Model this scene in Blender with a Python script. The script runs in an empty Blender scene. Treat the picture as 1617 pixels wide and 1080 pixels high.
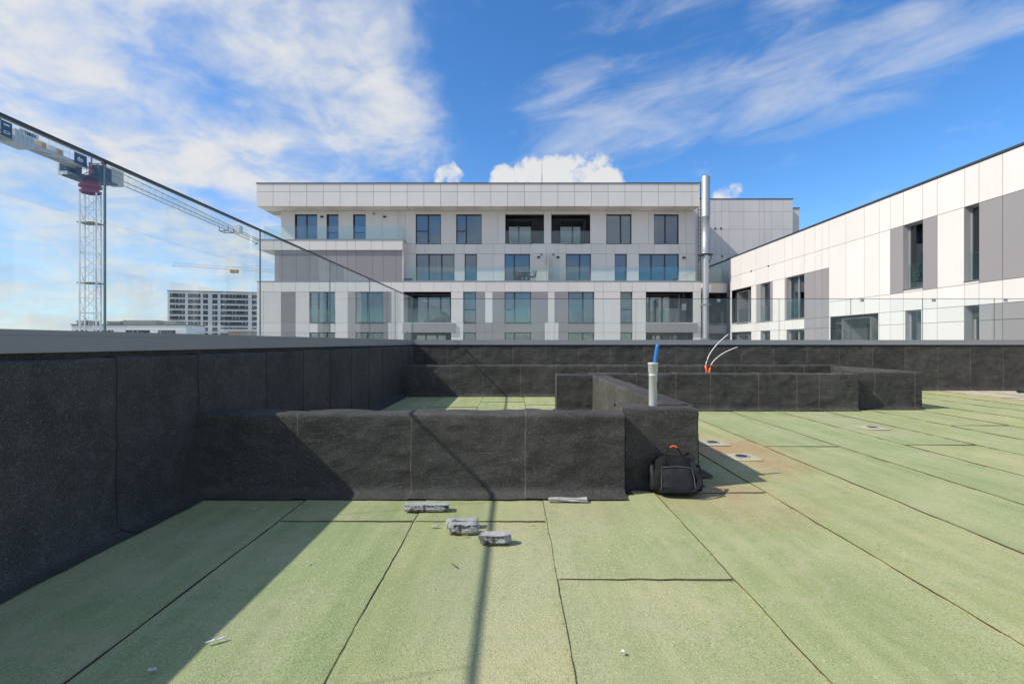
import bpy, bmesh, math, random
from mathutils import Vector, Matrix, noise
R = math.radians
random.seed(7)
sc = bpy.context.scene
col = sc.collection
FPX, CX, CY, H = 786.0, 811.0, 541.0, 1.25      # focal length in photo pixels, vanishing point, eye height

# ------------------------------------------------------------------ camera
cd = bpy.data.cameras.new('camera'); cam = bpy.data.objects.new('camera', cd); col.objects.link(cam)
cam.location = (0, 0, H); cam.rotation_euler = (R(90), 0, 0)
cd.sensor_width = 36; cd.lens = 17.5; cd.shift_x = -2.5/1617; cd.shift_y = 1.0/1617
cd.clip_start = 0.05; cd.clip_end = 6000
sc.camera = cam
sc.render.resolution_x = 1024; sc.render.resolution_y = 683
sc.render.engine = 'CYCLES'
sc.view_settings.view_transform = 'Standard'; sc.view_settings.look = 'None'
sc.view_settings.gamma = 1; sc.view_settings.exposure = 0.04
sc.cycles.max_bounces = 10; sc.cycles.transparent_max_bounces = 24
sc.cycles.sample_clamp_indirect = 4

# ------------------------------------------------------------------ node helpers
class NT:
    def __init__(s, nt): s.nt = nt
    def n(s, t, **k):
        x = s.nt.nodes.new(t)
        for a, v in k.items(): setattr(x, a, v)
        return x
    def put(s, sock, v):
        if isinstance(v, bpy.types.NodeSocket): s.nt.links.new(v, sock)
        elif v is not None: sock.default_value = v
    def m(s, op, a, b=None, c=None, clamp=False):
        x = s.n('ShaderNodeMath', operation=op, use_clamp=clamp)
        for i, v in enumerate((a, b, c)):
            if v is not None: s.put(x.inputs[i], v)
        return x.outputs[0]
    def vm(s, op, a, b=None, out=0):
        x = s.n('ShaderNodeVectorMath', operation=op)
        s.put(x.inputs[0], a)
        if b is not None: s.put(x.inputs[1], b)
        return x.outputs[out]
    def sm(s, v, lo, hi, a=0.0, b=1.0):
        x = s.n('ShaderNodeMapRange', interpolation_type='SMOOTHSTEP')
        for i, q in enumerate((v, lo, hi, a, b)): s.put(x.inputs[i], q)
        return x.outputs[0]
    def noise(s, vec, scale, detail=4, rough=.55, dist=0.0):
        x = s.n('ShaderNodeTexNoise'); s.put(x.inputs['Vector'], vec)
        x.inputs['Scale'].default_value = scale; x.inputs['Detail'].default_value = detail
        x.inputs['Roughness'].default_value = rough; x.inputs['Distortion'].default_value = dist
        return x.outputs['Fac']
    def mix(s, f, a, b, mode='MIX'):
        x = s.n('ShaderNodeMix', data_type='RGBA', blend_type=mode)
        s.put(x.inputs[0], f); s.put(x.inputs[6], a); s.put(x.inputs[7], b)
        return x.outputs[2]
    def scalev(s, vec, xyz):
        return s.vm('MULTIPLY', vec, xyz)
def C(r, g, b): return (r, g, b, 1)

# ------------------------------------------------------------------ world: daylight sky with clouds
SUN = Vector((-1.03, -0.28, 1.0)).normalized()          # towards the sun
elev = math.asin(SUN.z); azim = math.atan2(SUN.x, SUN.y)
w = bpy.data.worlds.new('World'); sc.world = w; w.use_nodes = True
t = NT(w.node_tree); w.node_tree.nodes.clear()
out = t.n('ShaderNodeOutputWorld')
sky = t.n('ShaderNodeTexSky', sky_type='NISHITA', sun_disc=False)
sky.sun_elevation = elev; sky.sun_rotation = azim; sky.altitude = 100; sky.air_density = 1.0
sky.dust_density = 0.3; sky.ozone_density = 4.0
hs = t.n('ShaderNodeHueSaturation'); hs.inputs['Saturation'].default_value = 1.2; hs.inputs['Value'].default_value = 1.0
t.put(hs.inputs['Color'], sky.outputs[0])
bg = t.n('ShaderNodeBackground'); t.put(bg.inputs[0], t.mix(1.0, hs.outputs[0], C(1.06, 1.17, 1.29), 'MULTIPLY')); bg.inputs[1].default_value = 0.15
tc = t.n('ShaderNodeTexCoord'); D = t.vm('NORMALIZE', tc.outputs['Generated'])
sep = t.n('ShaderNodeSeparateXYZ'); t.put(sep.inputs[0], D)
dz = t.m('MAXIMUM', sep.outputs[2], 0.0)
inv = t.m('DIVIDE', 1.0, t.m('ADD', dz, 0.30))
PL = t.vm('SCALE', D); PL.node.inputs[3].default_value = 1; t.put(PL.node.inputs[3], inv)   # flat cloud layer
def ray(px, py): return Vector(((px-CX)/FPX, 1, (CY-py)/FPX)).normalized()
def blob(px, py, rin, rout):
    d = t.vm('DOT_PRODUCT', D, tuple(ray(px, py)), out=1)
    return t.sm(d, math.cos(R(rout)), math.cos(R(rin)))
def band(p, q, win, wout):
    n = ray(*p).cross(ray(*q)).normalized()
    d = t.m('ABSOLUTE', t.vm('DOT_PRODUCT', D, tuple(n), out=1))
    return t.sm(d, math.sin(R(win)), math.sin(R(wout)), 1.0, 0.0)
def mx(*a):
    r = a[0]
    for b in a[1:]: r = t.m('MAXIMUM', r, b)
    return r
n1 = t.noise(PL, 2.0, 9, .55, .35)
n2 = t.noise(t.vm('ADD', PL, (3.1, 1.7, .4)), 6.5, 8, .58, .3)
nn = t.m('ADD', t.m('MULTIPLY', n1, .55), t.m('MULTIPLY', n2, .45))
# the big bank on the left
bankm = mx(blob(60, 130, 20, 34), blob(430, 170, 8, 21), blob(-900, 60, 25, 60), blob(330, 330, 10, 23), t.m('MULTIPLY', blob(-300, 420, 20, 45), 1.0))
bank = t.sm(t.m('ADD', nn, t.m('MULTIPLY', bankm, .30)), .55, .94)
thin = t.m('MULTIPLY', t.sm(t.m('ADD', bankm, t.m('ADD', t.m('MULTIPLY', t.m('SUBTRACT', n1, .5), 2.4), t.m('MULTIPLY', t.m('SUBTRACT', n2, .5), 1.3))), .30, 1.0), t.sm(n1, .28, .6, .22, .62))
# low streaky cloud over the left horizon
lowv = t.scalev(D, (2.2, 2.2, 13.0))
nl = t.noise(lowv, 1.9, 7, .55, .3)
low = t.m('MULTIPLY', t.sm(nl, .36, .74, .25, .92), t.m('MULTIPLY', t.sm(sep.outputs[2], .42, .05), t.sm(sep.outputs[0], .0, -.35)))
# wind-drawn cirrus on the right: noise stretched along its direction
a = ray(880, 225); b = ray(1617, 15); e1 = (b-a).normalized(); e3 = a.cross(b).normalized(); e2 = e3.cross(e1)
cv = t.n('ShaderNodeCombineXYZ')
t.put(cv.inputs[0], t.vm('DOT_PRODUCT', D, tuple(e1*2.6), out=1)); t.put(cv.inputs[1], t.vm('DOT_PRODUCT', D, tuple(e3*9.0), out=1)); t.put(cv.inputs[2], t.vm('DOT_PRODUCT', D, tuple(e2*3.0), out=1))
nc = t.noise(cv.outputs[0], 2.2, 9, .62, .55)
cm = mx(t.m('MULTIPLY', t.m('MULTIPLY', band((880, 225), (1617, 15), .4, 7.5), blob(1130, 140, 14, 27)), 1.0),
        t.m('MULTIPLY', band((1050, 235), (1640, 10), .3, 3.4), blob(1470, 80, 12, 22)),
        t.m('MULTIPLY', blob(905, 205, 1, 8.5), .95), t.m('MULTIPLY', blob(1250, 25, 1, 6), .8), t.m('MULTIPLY', blob(1040, 60, 2, 15), .5))
cir = t.m('MULTIPLY', t.sm(t.m('ADD', nc, t.m('MULTIPLY', cm, .42)), .62, 1.16, 0, .58), t.sm(cm, .0, .35))
# broken cloud over the rest of the sky, behind and above the camera
rear = t.m('MULTIPLY', t.sm(n1, .36, .60, 0, .9), t.sm(sep.outputs[1], .30, -.05))
# faint wisps everywhere
wisp = t.m('MULTIPLY', t.sm(nc, .62, .9, 0, .25), t.sm(sep.outputs[2], .12, .4))
# small cumulus over the roof
nk = t.noise(D, 19, 10, .62, .4)
nk2 = t.m('MULTIPLY', t.m('SUBTRACT', nk, .5), 1.15)
km = mx(blob(884, 284, .6, 4.3), blob(842, 290, .5, 3.8), blob(928, 282, .5, 4.0), t.m('MULTIPLY', blob(955, 285, .4, 3.2), .95), t.m('MULTIPLY', blob(798, 289, .3, 2.6), .95),
        t.m('MULTIPLY', blob(708, 281, .3, 2.2), .85), t.m('MULTIPLY', blob(1142, 308, .2, 1.6), .85), t.m('MULTIPLY', blob(1160, 301, .2, 1.3), .8))
kum = t.m('MULTIPLY', t.sm(t.m('ADD', t.m('MULTIPLY', km, .9), t.m('MULTIPLY', nk2, 1.7)), .34, .78), t.sm(km, .02, .3))
cov = t.m('MINIMUM', mx(bank, thin, low, cir, wisp, kum, rear), 1.0)
shade = t.mix(t.sm(t.m('ADD', n2, t.m('MULTIPLY', kum, t.m('ADD', nk2, .28))), .30, .66), C(.62, .76, 1.0), C(.97, .985, 1.0))
bg2 = t.n('ShaderNodeBackground'); t.put(bg2.inputs[0], shade); bg2.inputs[1].default_value = 0.78
ms = t.n('ShaderNodeMixShader'); t.put(ms.inputs[0], t.m('MULTIPLY', cov, t.sm(sep.outputs[2], -.02, .02)))
t.nt.links.new(bg.outputs[0], ms.inputs[1]); t.nt.links.new(bg2.outputs[0], ms.inputs[2]); t.nt.links.new(ms.outputs[0], out.inputs[0])

# ------------------------------------------------------------------ sun
ld = bpy.data.lights.new('sun', 'SUN'); ld.energy = 4.6; ld.angle = R(0.5); ld.color = (1, .955, .88)
lo = bpy.data.objects.new('sun', ld); col.objects.link(lo)
lo.rotation_euler = (-SUN).to_track_quat('-Z', 'Y').to_euler(); lo.location = SUN*60

# ------------------------------------------------------------------ materials
def new_mat(name):
    m = bpy.data.materials.new(name); m.use_nodes = True
    nt = NT(m.node_tree); p = m.node_tree.nodes['Principled BSDF']
    return m, nt, p
def bump(nt, p, h, strength, dist):
    b = nt.n('ShaderNodeBump'); b.inputs['Strength'].default_value = strength; b.inputs['Distance'].default_value = dist
    nt.put(b.inputs['Height'], h); nt.put(p.inputs['Normal'], b.outputs[0])
def plain(name, c, rough=.5, metal=0.0, var=.06, scale=6.0, spec=.5, bmp=0.0, rnd=0.0):
    m, nt, p = new_mat(name)
    g = nt.n('ShaderNodeNewGeometry').outputs['Position']
    v = nt.noise(g, scale, 5, .6)
    f = nt.m('ADD', nt.m('MULTIPLY', nt.m('SUBTRACT', v, .5), var*4), 1.0)
    if rnd:
        oi = nt.n('ShaderNodeObjectInfo').outputs['Random']
        f = nt.m('MULTIPLY', f, nt.m('ADD', nt.m('MULTIPLY', nt.m('SUBTRACT', oi, .5), rnd*2), 1.0))
    cc = nt.vm('SCALE', tuple(c)); nt.put(cc.node.inputs[3], f)
    nt.put(p.inputs['Base Color'], cc); p.inputs['Roughness'].default_value = rough; p.inputs['Metallic'].default_value = metal
    p.inputs['Specular IOR Level'].default_value = spec
    if bmp: bump(nt, p, nt.noise(g, scale*12, 4, .6), bmp, .01)
    return m
M = {}
def cladding():
    m, nt, p = new_mat('white_cladding'); g = nt.n('ShaderNodeNewGeometry').outputs['Position']
    oi = nt.n('ShaderNodeObjectInfo').outputs['Random']
    st = nt.noise(nt.scalev(g, (3.2, 3.2, .28)), 1.0, 5, .6); bl = nt.noise(g, .45, 4, .6)
    f = nt.m('ADD', nt.m('ADD', nt.m('MULTIPLY', oi, .07), nt.m('MULTIPLY', nt.m('SUBTRACT', bl, .5), .14)), .965)
    c = nt.mix(nt.sm(st, .52, .80, 0, .20), C(.685, .638, .592), C(.52, .49, .455))
    cc = nt.vm('SCALE', c); nt.put(cc.node.inputs[3], f); nt.put(p.inputs['Base Color'], cc)
    p.inputs['Roughness'].default_value = .42; p.inputs['Specular IOR Level'].default_value = .45
    return m
M['white'] = cladding()
M['white_r'] = M['white']
M['grey'] = plain('grey_cladding', (.275, .256, .254), .5, 0, .02, 1.2, .4, 0, .03)
M['backing'] = plain('joint_backing', (.36, .35, .34), .8)
M['soffit'] = M['white']
M['frame'] = plain('dark_frame', (.02, .023, .028), .35)
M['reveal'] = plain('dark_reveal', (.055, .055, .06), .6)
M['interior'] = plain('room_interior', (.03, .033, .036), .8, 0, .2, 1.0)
M['coping'] = plain('coping_metal', (.29, .29, .30), .42, .15, .03, 2.0)
M['darkcop'] = plain('dark_coping', (.05, .055, .065), .45, .2)
M['steel'] = plain('stainless_flue', (.45, .455, .46), .42, .7, .05, 4)
M['white_paint'] = plain('white_steel', (.66, .67, .66), .5, 0, .1, 1.5)
M['red_paint'] = plain('red_steel', (.24, .022, .02), .5, 0, .15, 2)
M['dark_steel'] = plain('dark_steel', (.03, .032, .036), .5, 0, .15, 2)
M['rust'] = plain('ochre_winch', (.45, .26, .11), .6, 0, .2, 3)
M['cweight'] = plain('counterweight_grey', (.42, .45, .45), .7, 0, .1, 1.5)
M['beige'] = plain('beige_box', (.45, .42, .34), .6, 0, .1, 1)
M['pvc'] = plain('grey_pvc', (.50, .49, .47), .38, 0, .06, 20)
M['blue'] = plain('blue_hose', (.015, .19, .55), .35, 0, .05, 20)
M['orange'] = plain('orange_conduit', (.80, .13, .015), .4, 0, .05, 20)
M['cable'] = plain('white_cable', (.74, .74, .72), .4, 0, .05, 20)
M['fabric'] = plain('black_fabric', (.006, .006, .007), .75, 0, .35, 30, .3, .5)
M['pocket'] = plain('black_nylon', (.009, .009, .011), .55, 0, .25, 60, .4, .3)
M['zip'] = plain('zip_grey', (.09, .09, .10), .4)
M['curtain'] = plain('pale_curtain', (.30, .38, .43), .8, 0, .05, 3)
M['sheer'] = plain('sheer_curtain', (.60, .60, .54), .8, 0, .05, 3)
M['blind'] = plain('grey_blind', (.22, .20, .21), .7, 0, .05, 3)
M['bwhite'] = plain('far_render', (.66, .66, .64), .7, 0, .04, .1)
M['bgrey'] = plain('far_grey', (.40, .40, .39), .7, 0, .04, .1)
M['bdark'] = plain('far_dark', (.035, .045, .055), .3, 0, .3, .2)
M['bglass'] = plain('far_balcony_glass', (.10, .12, .13), .3, 0, .2, .3)
M['rawbrick'] = plain('raw_block', (.52, .36, .24), .8, 0, .12, .8)
M['rattan'] = plain('dark_rattan', (.03, .03, .032), .7)
M['paper'] = plain('paper_scrap', (.58, .58, .56), .7)
M['leaf'] = plain('dry_scrap', (.30, .20, .10), .8)
M['rubber'] = plain('black_rubber', (.012, .012, .014), .5)
M['beadm'] = plain('bitumen_bead', (.075, .045, .032), .55, 0, .4, 40)
M['lap_tan'] = plain('sunlit_dusty_lap_edge', (.095, .075, .058), .8, 0, .4, 12)  # tan of dust and of the sun-facing lip, put into the colour
M['lap_black'] = plain('tar_lap_edge', (.008, .008, .008), .6)
M['lead'] = plain('sign_black', (.012, .022, .035), .5)
M['wood'] = plain('ground_sandy_paving', (.36, .34, .30), .9, 0, .12, .05)

def glass_mat(name, tint, refl, ior=.55, film=0.0):
    m = bpy.data.materials.new(name); m.use_nodes = True
    nt = NT(m.node_tree); m.node_tree.nodes.clear()
    o = nt.n('ShaderNodeOutputMaterial'); tr = nt.n('ShaderNodeBsdfTransparent'); gl = nt.n('ShaderNodeBsdfGlossy')
    tr.inputs[0].default_value = C(*tint); gl.inputs['Roughness'].default_value = .008; gl.inputs[0].default_value = C(.92, .97, 1)
    gi = nt.n('ShaderNodeNewGeometry'); cs = nt.m('ABSOLUTE', nt.vm('DOT_PRODUCT', gi.outputs['Normal'], gi.outputs['Incoming'], out=1))
    sch = nt.m('ADD', nt.m('MULTIPLY', nt.m('POWER', nt.m('SUBTRACT', 1.0, cs), 5.0), ior), .022)
    g = nt.n('ShaderNodeNewGeometry').outputs['Position']
    b = nt.n('ShaderNodeBump'); b.inputs['Strength'].default_value = .06; b.inputs['Distance'].default_value = .02
    nt.put(b.inputs['Height'], nt.noise(g, 1.3, 2, .5)); nt.put(gl.inputs['Normal'], b.outputs[0])
    f = nt.m('ADD', sch, refl, clamp=True)
    mxs = nt.n('ShaderNodeMixShader'); nt.put(mxs.inputs[0], f)
    nt.nt.links.new(tr.outputs[0], mxs.inputs[1]); nt.nt.links.new(gl.outputs[0], mxs.inputs[2]); nt.nt.links.new(mxs.outputs[0], o.inputs[0])
    if film:
        df = nt.n('ShaderNodeBsdfDiffuse'); df.inputs[0].default_value = C(.75, .78, .77)
        fm = nt.m('MULTIPLY', nt.sm(nt.noise(nt.scalev(g, (2.2, 2.2, .7)), 1.0, 6, .6, .4), .35, .8), film)
        m2 = nt.n('ShaderNodeMixShader'); nt.put(m2.inputs[0], fm)
        nt.nt.links.new(mxs.outputs[0], m2.inputs[1]); nt.nt.links.new(df.outputs[0], m2.inputs[2]); nt.nt.links.new(m2.outputs[0], o.inputs[0])
    return m
M['rail_glass'] = glass_mat('balustrade_glass', (.955, .98, .975), .012, film=.014)
M['terrace_glass'] = glass_mat('terrace_glass', (.88, .945, .935), .03)
M['win_glass'] = glass_mat('window_glass', (.52, .60, .63), .13)
M['glass_edge'] = plain('glass_edge', (.07, .14, .16), .25)

# black slate-granule bitumen
def bitumen():
    m, nt, p = new_mat('black_granule_bitumen')
    g = nt.n('ShaderNodeNewGeometry').outputs['Position']
    big = nt.noise(g, 1.6, 5, .6); mid = nt.noise(g, 9, 5, .65); fine = nt.noise(g, 100, 4, .75); vf = nt.noise(g, 150, 2, .7)
    c = nt.mix(nt.sm(big, .3, .7), C(.040, .037, .033), C(.072, .067, .060))
    c = nt.mix(nt.m('MULTIPLY', nt.sm(mid, .45, .75), .45), c, C(.125, .118, .105))
    c = nt.mix(nt.m('MULTIPLY', nt.sm(fine, .50, .75), .8), c, C(.25, .24, .22))
    c = nt.mix(nt.m('MULTIPLY', nt.sm(vf, .50, .30), .75), c, C(.020, .020, .021))
    oi = nt.n('ShaderNodeObjectInfo').outputs['Random']
    c = nt.mix(1.0, c, nt.mix(oi, C(.82, .82, .83), C(1.12, 1.10, 1.06)), 'MULTIPLY')
    nt.put(p.inputs['Base Color'], c); p.inputs['Roughness'].default_value = .85; p.inputs['Specular IOR Level'].default_value = .35
    fo = nt.noise(nt.scalev(g, (3.0, 3.0, 7.5)), 1.0, 4, .5, 1.6)
    h = nt.m('ADD', nt.m('ADD', nt.m('ADD', nt.m('MULTIPLY', fo, 1.15), nt.m('MULTIPLY', mid, .5)), nt.m('MULTIPLY', fine, .35)), nt.m('MULTIPLY', vf, .22))
    bump(nt, p, h, .8, .012)
    return m
M['bitumen'] = bitumen()
def green(name, ca, cb, cc_, stain=True):
    m, nt, p = new_mat(name)
    g = nt.n('ShaderNodeNewGeometry').outputs['Position']
    oi = nt.n('ShaderNodeObjectInfo').outputs['Random']
    off = nt.n('ShaderNodeCombineXYZ'); nt.put(off.inputs[1], nt.m('MULTIPLY', oi, 37.0)); nt.put(off.inputs[0], 0.0)
    q = nt.vm('ADD', g, off.outputs[0])
    streak = nt.noise(nt.scalev(q, (7.0, .55, 1)), 1.0, 5, .6); cloudy = nt.noise(q, 1.1, 6, .62); fine = nt.noise(g, 70, 4, .75); vf = nt.noise(g, 140, 2, .75)
    c = nt.mix(nt.sm(streak, .32, .70), C(*ca), C(*cb))
    c = nt.mix(nt.m('MULTIPLY', nt.sm(cloudy, .44, .70), .75), c, C(*cc_))
    c = nt.mix(1.0, c, nt.mix(oi, C(.93, .96, .97), C(1.06, 1.02, .96)), 'MULTIPLY')
    if stain:      # rust-coloured silt left by ponding around the outlets, and a worn dusty strip
        def spot(x, y, r0, r1, k):
            d = nt.vm('LENGTH', nt.scalev(nt.vm('SUBTRACT', g, (x, y, 0)), (1, k, 0)), out=1)
            d = nt.m('ADD', d, nt.m('MULTIPLY', nt.m('SUBTRACT', cloudy, .5), 1.5))
            return nt.sm(d, r0, r1, 1, 0)
        s = nt.m('MAXIMUM', spot(2.45, 5.75, .1, 1.0, .62), nt.m('MULTIPLY', spot(1.75, 4.05, .0, .75, .9), .75))
        s = nt.m('MAXIMUM', s, nt.m('MULTIPLY', spot(12, 11.0, .2, 2.6, 1.2), .5))
        c = nt.mix(nt.m('MULTIPLY', s, .85), c, C(.45, .26, .14))
        s2 = nt.m('MAXIMUM', spot(.05, 2.6, .0, .75, .35), nt.m('MULTIPLY', spot(.6, 2.25, 0, .6, .8), .7))
        c = nt.mix(nt.m('MULTIPLY', s2, .55), c, C(.43, .41, .25))
        s3 = nt.m('MAXIMUM', spot(5.2, 7.3, 0, .8, .8), spot(.5, 3.6, 0, .6, 1.0))
        c = nt.mix(nt.m('MULTIPLY', s3, .35), c, C(.46, .37, .24))
    c = nt.mix(nt.m('MULTIPLY', nt.sm(fine, .52, .78), .6), c, C(.68, .70, .48))
    c = nt.mix(nt.m('MULTIPLY', nt.sm(vf, .50, .28), .7), c, C(.085, .13, .06))
    rg = nt.sm(nt.m('ABSOLUTE', nt.m('SUBTRACT', nt.noise(q, .8, 4, .55), .5)), .0, .03, .3, 0.0); c = nt.mix(rg, c, C(.46, .42, .26))
    md = nt.noise(g, 13, 5, .7); c = nt.mix(nt.m('MULTIPLY', nt.sm(md, .50, .75), .30), c, C(.20, .24, .11))
    # dark crumbs
    vo = nt.n('ShaderNodeTexVoronoi'); nt.put(vo.inputs['Vector'], g); vo.inputs['Scale'].default_value = 5.0
    c = nt.mix(nt.m('MULTIPLY', nt.sm(vo.outputs['Distance'], .05, .02), .6), c, C(.10, .08, .05))
    nt.put(p.inputs['Base Color'], c); p.inputs['Roughness'].default_value = .9; p.inputs['Specular IOR Level'].default_value = .25
    bump(nt, p, nt.m('ADD', nt.m('MULTIPLY', fine, .4), nt.m('MULTIPLY', vf, .35)), .75, .010)
    return m
M['green'] = green('green_granule_bitumen', (.315, .355, .155), (.41, .43, .205), (.48, .45, .245))
M['sand'] = green('beige_granule_bitumen', (.50, .44, .35), (.56, .50, .40), (.52, .45, .35), False)
M['patch'] = green('pale_drain_patch', (.46, .44, .29), (.50, .46, .32), (.52, .45, .33), False)
def concrete():
    m, nt, p = new_mat('broken_concrete')
    g = nt.n('ShaderNodeTexCoord').outputs['Object']
    a = nt.noise(g, 9, 6, .65); b = nt.noise(nt.scalev(g, (60, 30, 60)), 1.0, 4, .6)
    c = nt.mix(nt.sm(a, .3, .7), C(.36, .345, .325), C(.47, .45, .425))
    c = nt.mix(nt.m('MULTIPLY', nt.sm(b, .58, .40), .5), c, C(.28, .275, .27))
    nt.put(p.inputs['Base Color'], c); p.inputs['Roughness'].default_value = .9
    bump(nt, p, nt.m('ADD', a, b), .6, .006)
    return m
M['concrete'] = concrete()
def tar():
    m, nt, p = new_mat('tarry_broken_face')
    g = nt.n('ShaderNodeTexCoord').outputs['Object']
    b = nt.noise(nt.scalev(g, (26, 20, 22)), 1.0, 4, .6)
    nt.put(p.inputs['Base Color'], nt.mix(nt.sm(b, .40, .56), C(.05, .05, .05), C(.34, .325, .31)))
    p.inputs['Roughness'].default_value = .8
    bump(nt, p, b, 1.0, .02)
    return m
M['tar'] = tar()

# ------------------------------------------------------------------ object helpers
WM = {}
I4 = Matrix.Identity(4)
def setw(o, wm, parent=None):
    o.matrix_basis = wm; WM[o.name] = wm.copy()
    if parent is not None:
        o.parent = parent; o.matrix_parent_inverse = WM[parent.name].inverted()
def mesh_obj(name, me, mat=None, parent=None, wm=I4):
    o = bpy.data.objects.new(name, me); col.objects.link(o)
    if mat is not None and not me.materials: me.materials.append(M[mat])
    setw(o, wm, parent); return o
def tag(o, label, cat, group=None):
    o['label'] = label; o['category'] = cat
    if group: o['group'] = group
    return o
def thing(name, label, cat, loc=(0, 0, 0), group=None, rz=0):
    o = bpy.data.objects.new(name, None); col.objects.link(o); o.empty_display_size = .2
    setw(o, Matrix.Translation(loc) @ Matrix.Rotation(rz, 4, 'Z')); return tag(o, label, cat, group)
UNIT = {}
def unit(mat):
    if mat not in UNIT:
        me = bpy.data.meshes.new('box_'+mat); bm = bmesh.new(); bmesh.ops.create_cube(bm, size=1); bm.to_mesh(me); bm.free()
        me.materials.append(M[mat]); UNIT[mat] = me
    return UNIT[mat]
def ubox(name, x0, x1, y0, y1, z0, z1, mat, parent=None, fr=I4):       # box that shares one unit mesh
    wm = fr @ Matrix.Translation(((x0+x1)/2, (y0+y1)/2, (z0+z1)/2)) @ Matrix.Diagonal((max(abs(x1-x0), 1e-4), max(abs(y1-y0), 1e-4), max(abs(z1-z0), 1e-4), 1))
    return mesh_obj(name, unit(mat), None, parent, wm)
class MB:                                                                # collects boxes, bars and tubes into one mesh
    def __init__(s): s.v = []; s.f = []; s.mi = []; s.k = 0
    def box(s, x0, x1, y0, y1, z0, z1, mi=0):
        b = len(s.v)
        s.v += [(x, y, z) for z in (z0, z1) for y in (y0, y1) for x in (x0, x1)]
        for q in ((0, 2, 3, 1), (4, 5, 7, 6), (0, 1, 5, 4), (2, 6, 7, 3), (0, 4, 6, 2), (1, 3, 7, 5)):
            s.f.append(tuple(b+i for i in q)); s.mi.append(mi)
        return s
    def tube(s, pts, r, n=8, mi=0, cap=True):
        pts = [Vector(p) for p in pts]; rr = r if isinstance(r, (list, tuple)) else [r]*len(pts)
        b = len(s.v); up = Vector((0, 0, 1))
        for i, p in enumerate(pts):
            tg = (pts[min(i+1, len(pts)-1)]-pts[max(i-1, 0)]).normalized()
            a = tg.cross(up if abs(tg.z) < .95 else Vector((1, 0, 0))).normalized(); c = a.cross(tg)
            for k in range(n):
                th = 2*math.pi*k/n + math.pi/n
                s.v.append(tuple(p + (a*math.cos(th)+c*math.sin(th))*rr[i]))
        for i in range(len(pts)-1):
            for k in range(n):
                s.f.append((b+i*n+k, b+i*n+(k+1) % n, b+(i+1)*n+(k+1) % n, b+(i+1)*n+k)); s.mi.append(mi)
        if cap:
            s.f.append(tuple(b+k for k in range(n))[::-1]); s.mi.append(mi)
            s.f.append(tuple(b+(len(pts)-1)*n+k for k in range(n))); s.mi.append(mi)
        return s
    def bar(s, p, q, r, mi=0): return s.tube([p, q], r, 4, mi)
    def lathe(s, prof, n=24, o=(0, 0, 0), mi=0):
        b = len(s.v)
        for r, z in prof:
            for k in range(n):
                th = 2*math.pi*k/n; s.v.append((o[0]+r*math.cos(th), o[1]+r*math.sin(th), o[2]+z))
        for i in range(len(prof)-1):
            for k in range(n):
                s.f.append((b+i*n+k, b+i*n+(k+1) % n, b+(i+1)*n+(k+1) % n, b+(i+1)*n+k)); s.mi.append(mi)
        return s
    def build(s, name, mats, parent=None, wm=I4, smooth=False, local=None):
        me = bpy.data.meshes.new(name); v = s.v
        if local is not None: iv = local.inverted(); v = [tuple(iv @ Vector(p)) for p in v]; wm = local
        me.from_pydata(v, [], s.f)
        for m in (mats if isinstance(mats, (list, tuple)) else [mats]): me.materials.append(M[m])
        me.polygons.foreach_set('material_index', s.mi)
        if smooth: me.polygons.foreach_set('use_smooth', [True]*len(s.f))
        me.update()
        return mesh_obj(name, me, None, parent, wm)
def smooth_angle(o, ang=40):
    me = o.data
    me.polygons.foreach_set('use_smooth', [True]*len(me.polygons))
    bm = bmesh.new(); bm.from_mesh(me)
    for e in bm.edges:
        if len(e.link_faces) == 2 and e.calc_face_angle(0) > R(ang): e.smooth = False
    bm.to_mesh(me); bm.free()

# ================================================================== STRUCTURE: ground, roof deck
GZ = -15.0
me = bpy.data.meshes.new('ground'); me.from_pydata([(-3000, -3000, GZ), (3000, -3000, GZ), (3000, 3000, GZ), (-3000, 3000, GZ)], [], [(0, 1, 2, 3)])
g = mesh_obj('ground', me, 'wood'); g['kind'] = 'structure'
XL, YF, XR = -2.58, 12.93, 15.4                  # faces of the left and far parapets, right edge of the roof
deck = MB().box(XL-.5, XR, -4, YF+.5, -.45, -.012).build('roof_deck', 'bitumen'); deck['kind'] = 'structure'

def fz(x, y):                                      # slight waviness of the laid sheets
    return .0045*noise.noise(Vector((x*1.4, y*.8, 3.3))) + .002*noise.noise(Vector((x*5, y*4, 9)))
def floor_sheet(x0, x1, y0, y1, mat, i, nxs=12):
    ny = max(2, int((y1-y0)/.11)); v = []; f = []
    lift0, lift1 = .0085, .003
    cols = [-1, 0] + list(range(nxs+1))
    for j in range(ny+1):
        y = y0+(y1-y0)*j/ny
        jl = .006*noise.noise(Vector((x0*9, y*3.1, 1.0)))+.003*noise.noise(Vector((x0*9, y*14, 2.0)))
        for k in cols:
            tt = max(k, 0)/nxs; x = x0+(x1+.05-x0)*tt + jl*(1-tt)
            yy = y + (.008*noise.noise(Vector((x*6, i*3.7, 0))) if j in (0, ny) else 0)
            z = fz(x, y)*(1-.0*tt) + lift0*(1-tt)+lift1*tt + (.002*(1-j/ny)) if k >= 0 else fz(x, y)-.004
            v.append((x, yy, z))
    w_ = len(cols)
    for j in range(ny):
        for k in range(w_-1):
            if k != 1: f.append((j*w_+k, j*w_+k+1, (j+1)*w_+k+1, (j+1)*w_+k))
    me = bpy.data.meshes.new('floor_sheet'); me.from_pydata(v, [], f); me.materials.append(M[mat])
    me.polygons.foreach_set('use_smooth', [True]*len(f))
    return mesh_obj('membrane_sheet', me, None, deck)
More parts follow.
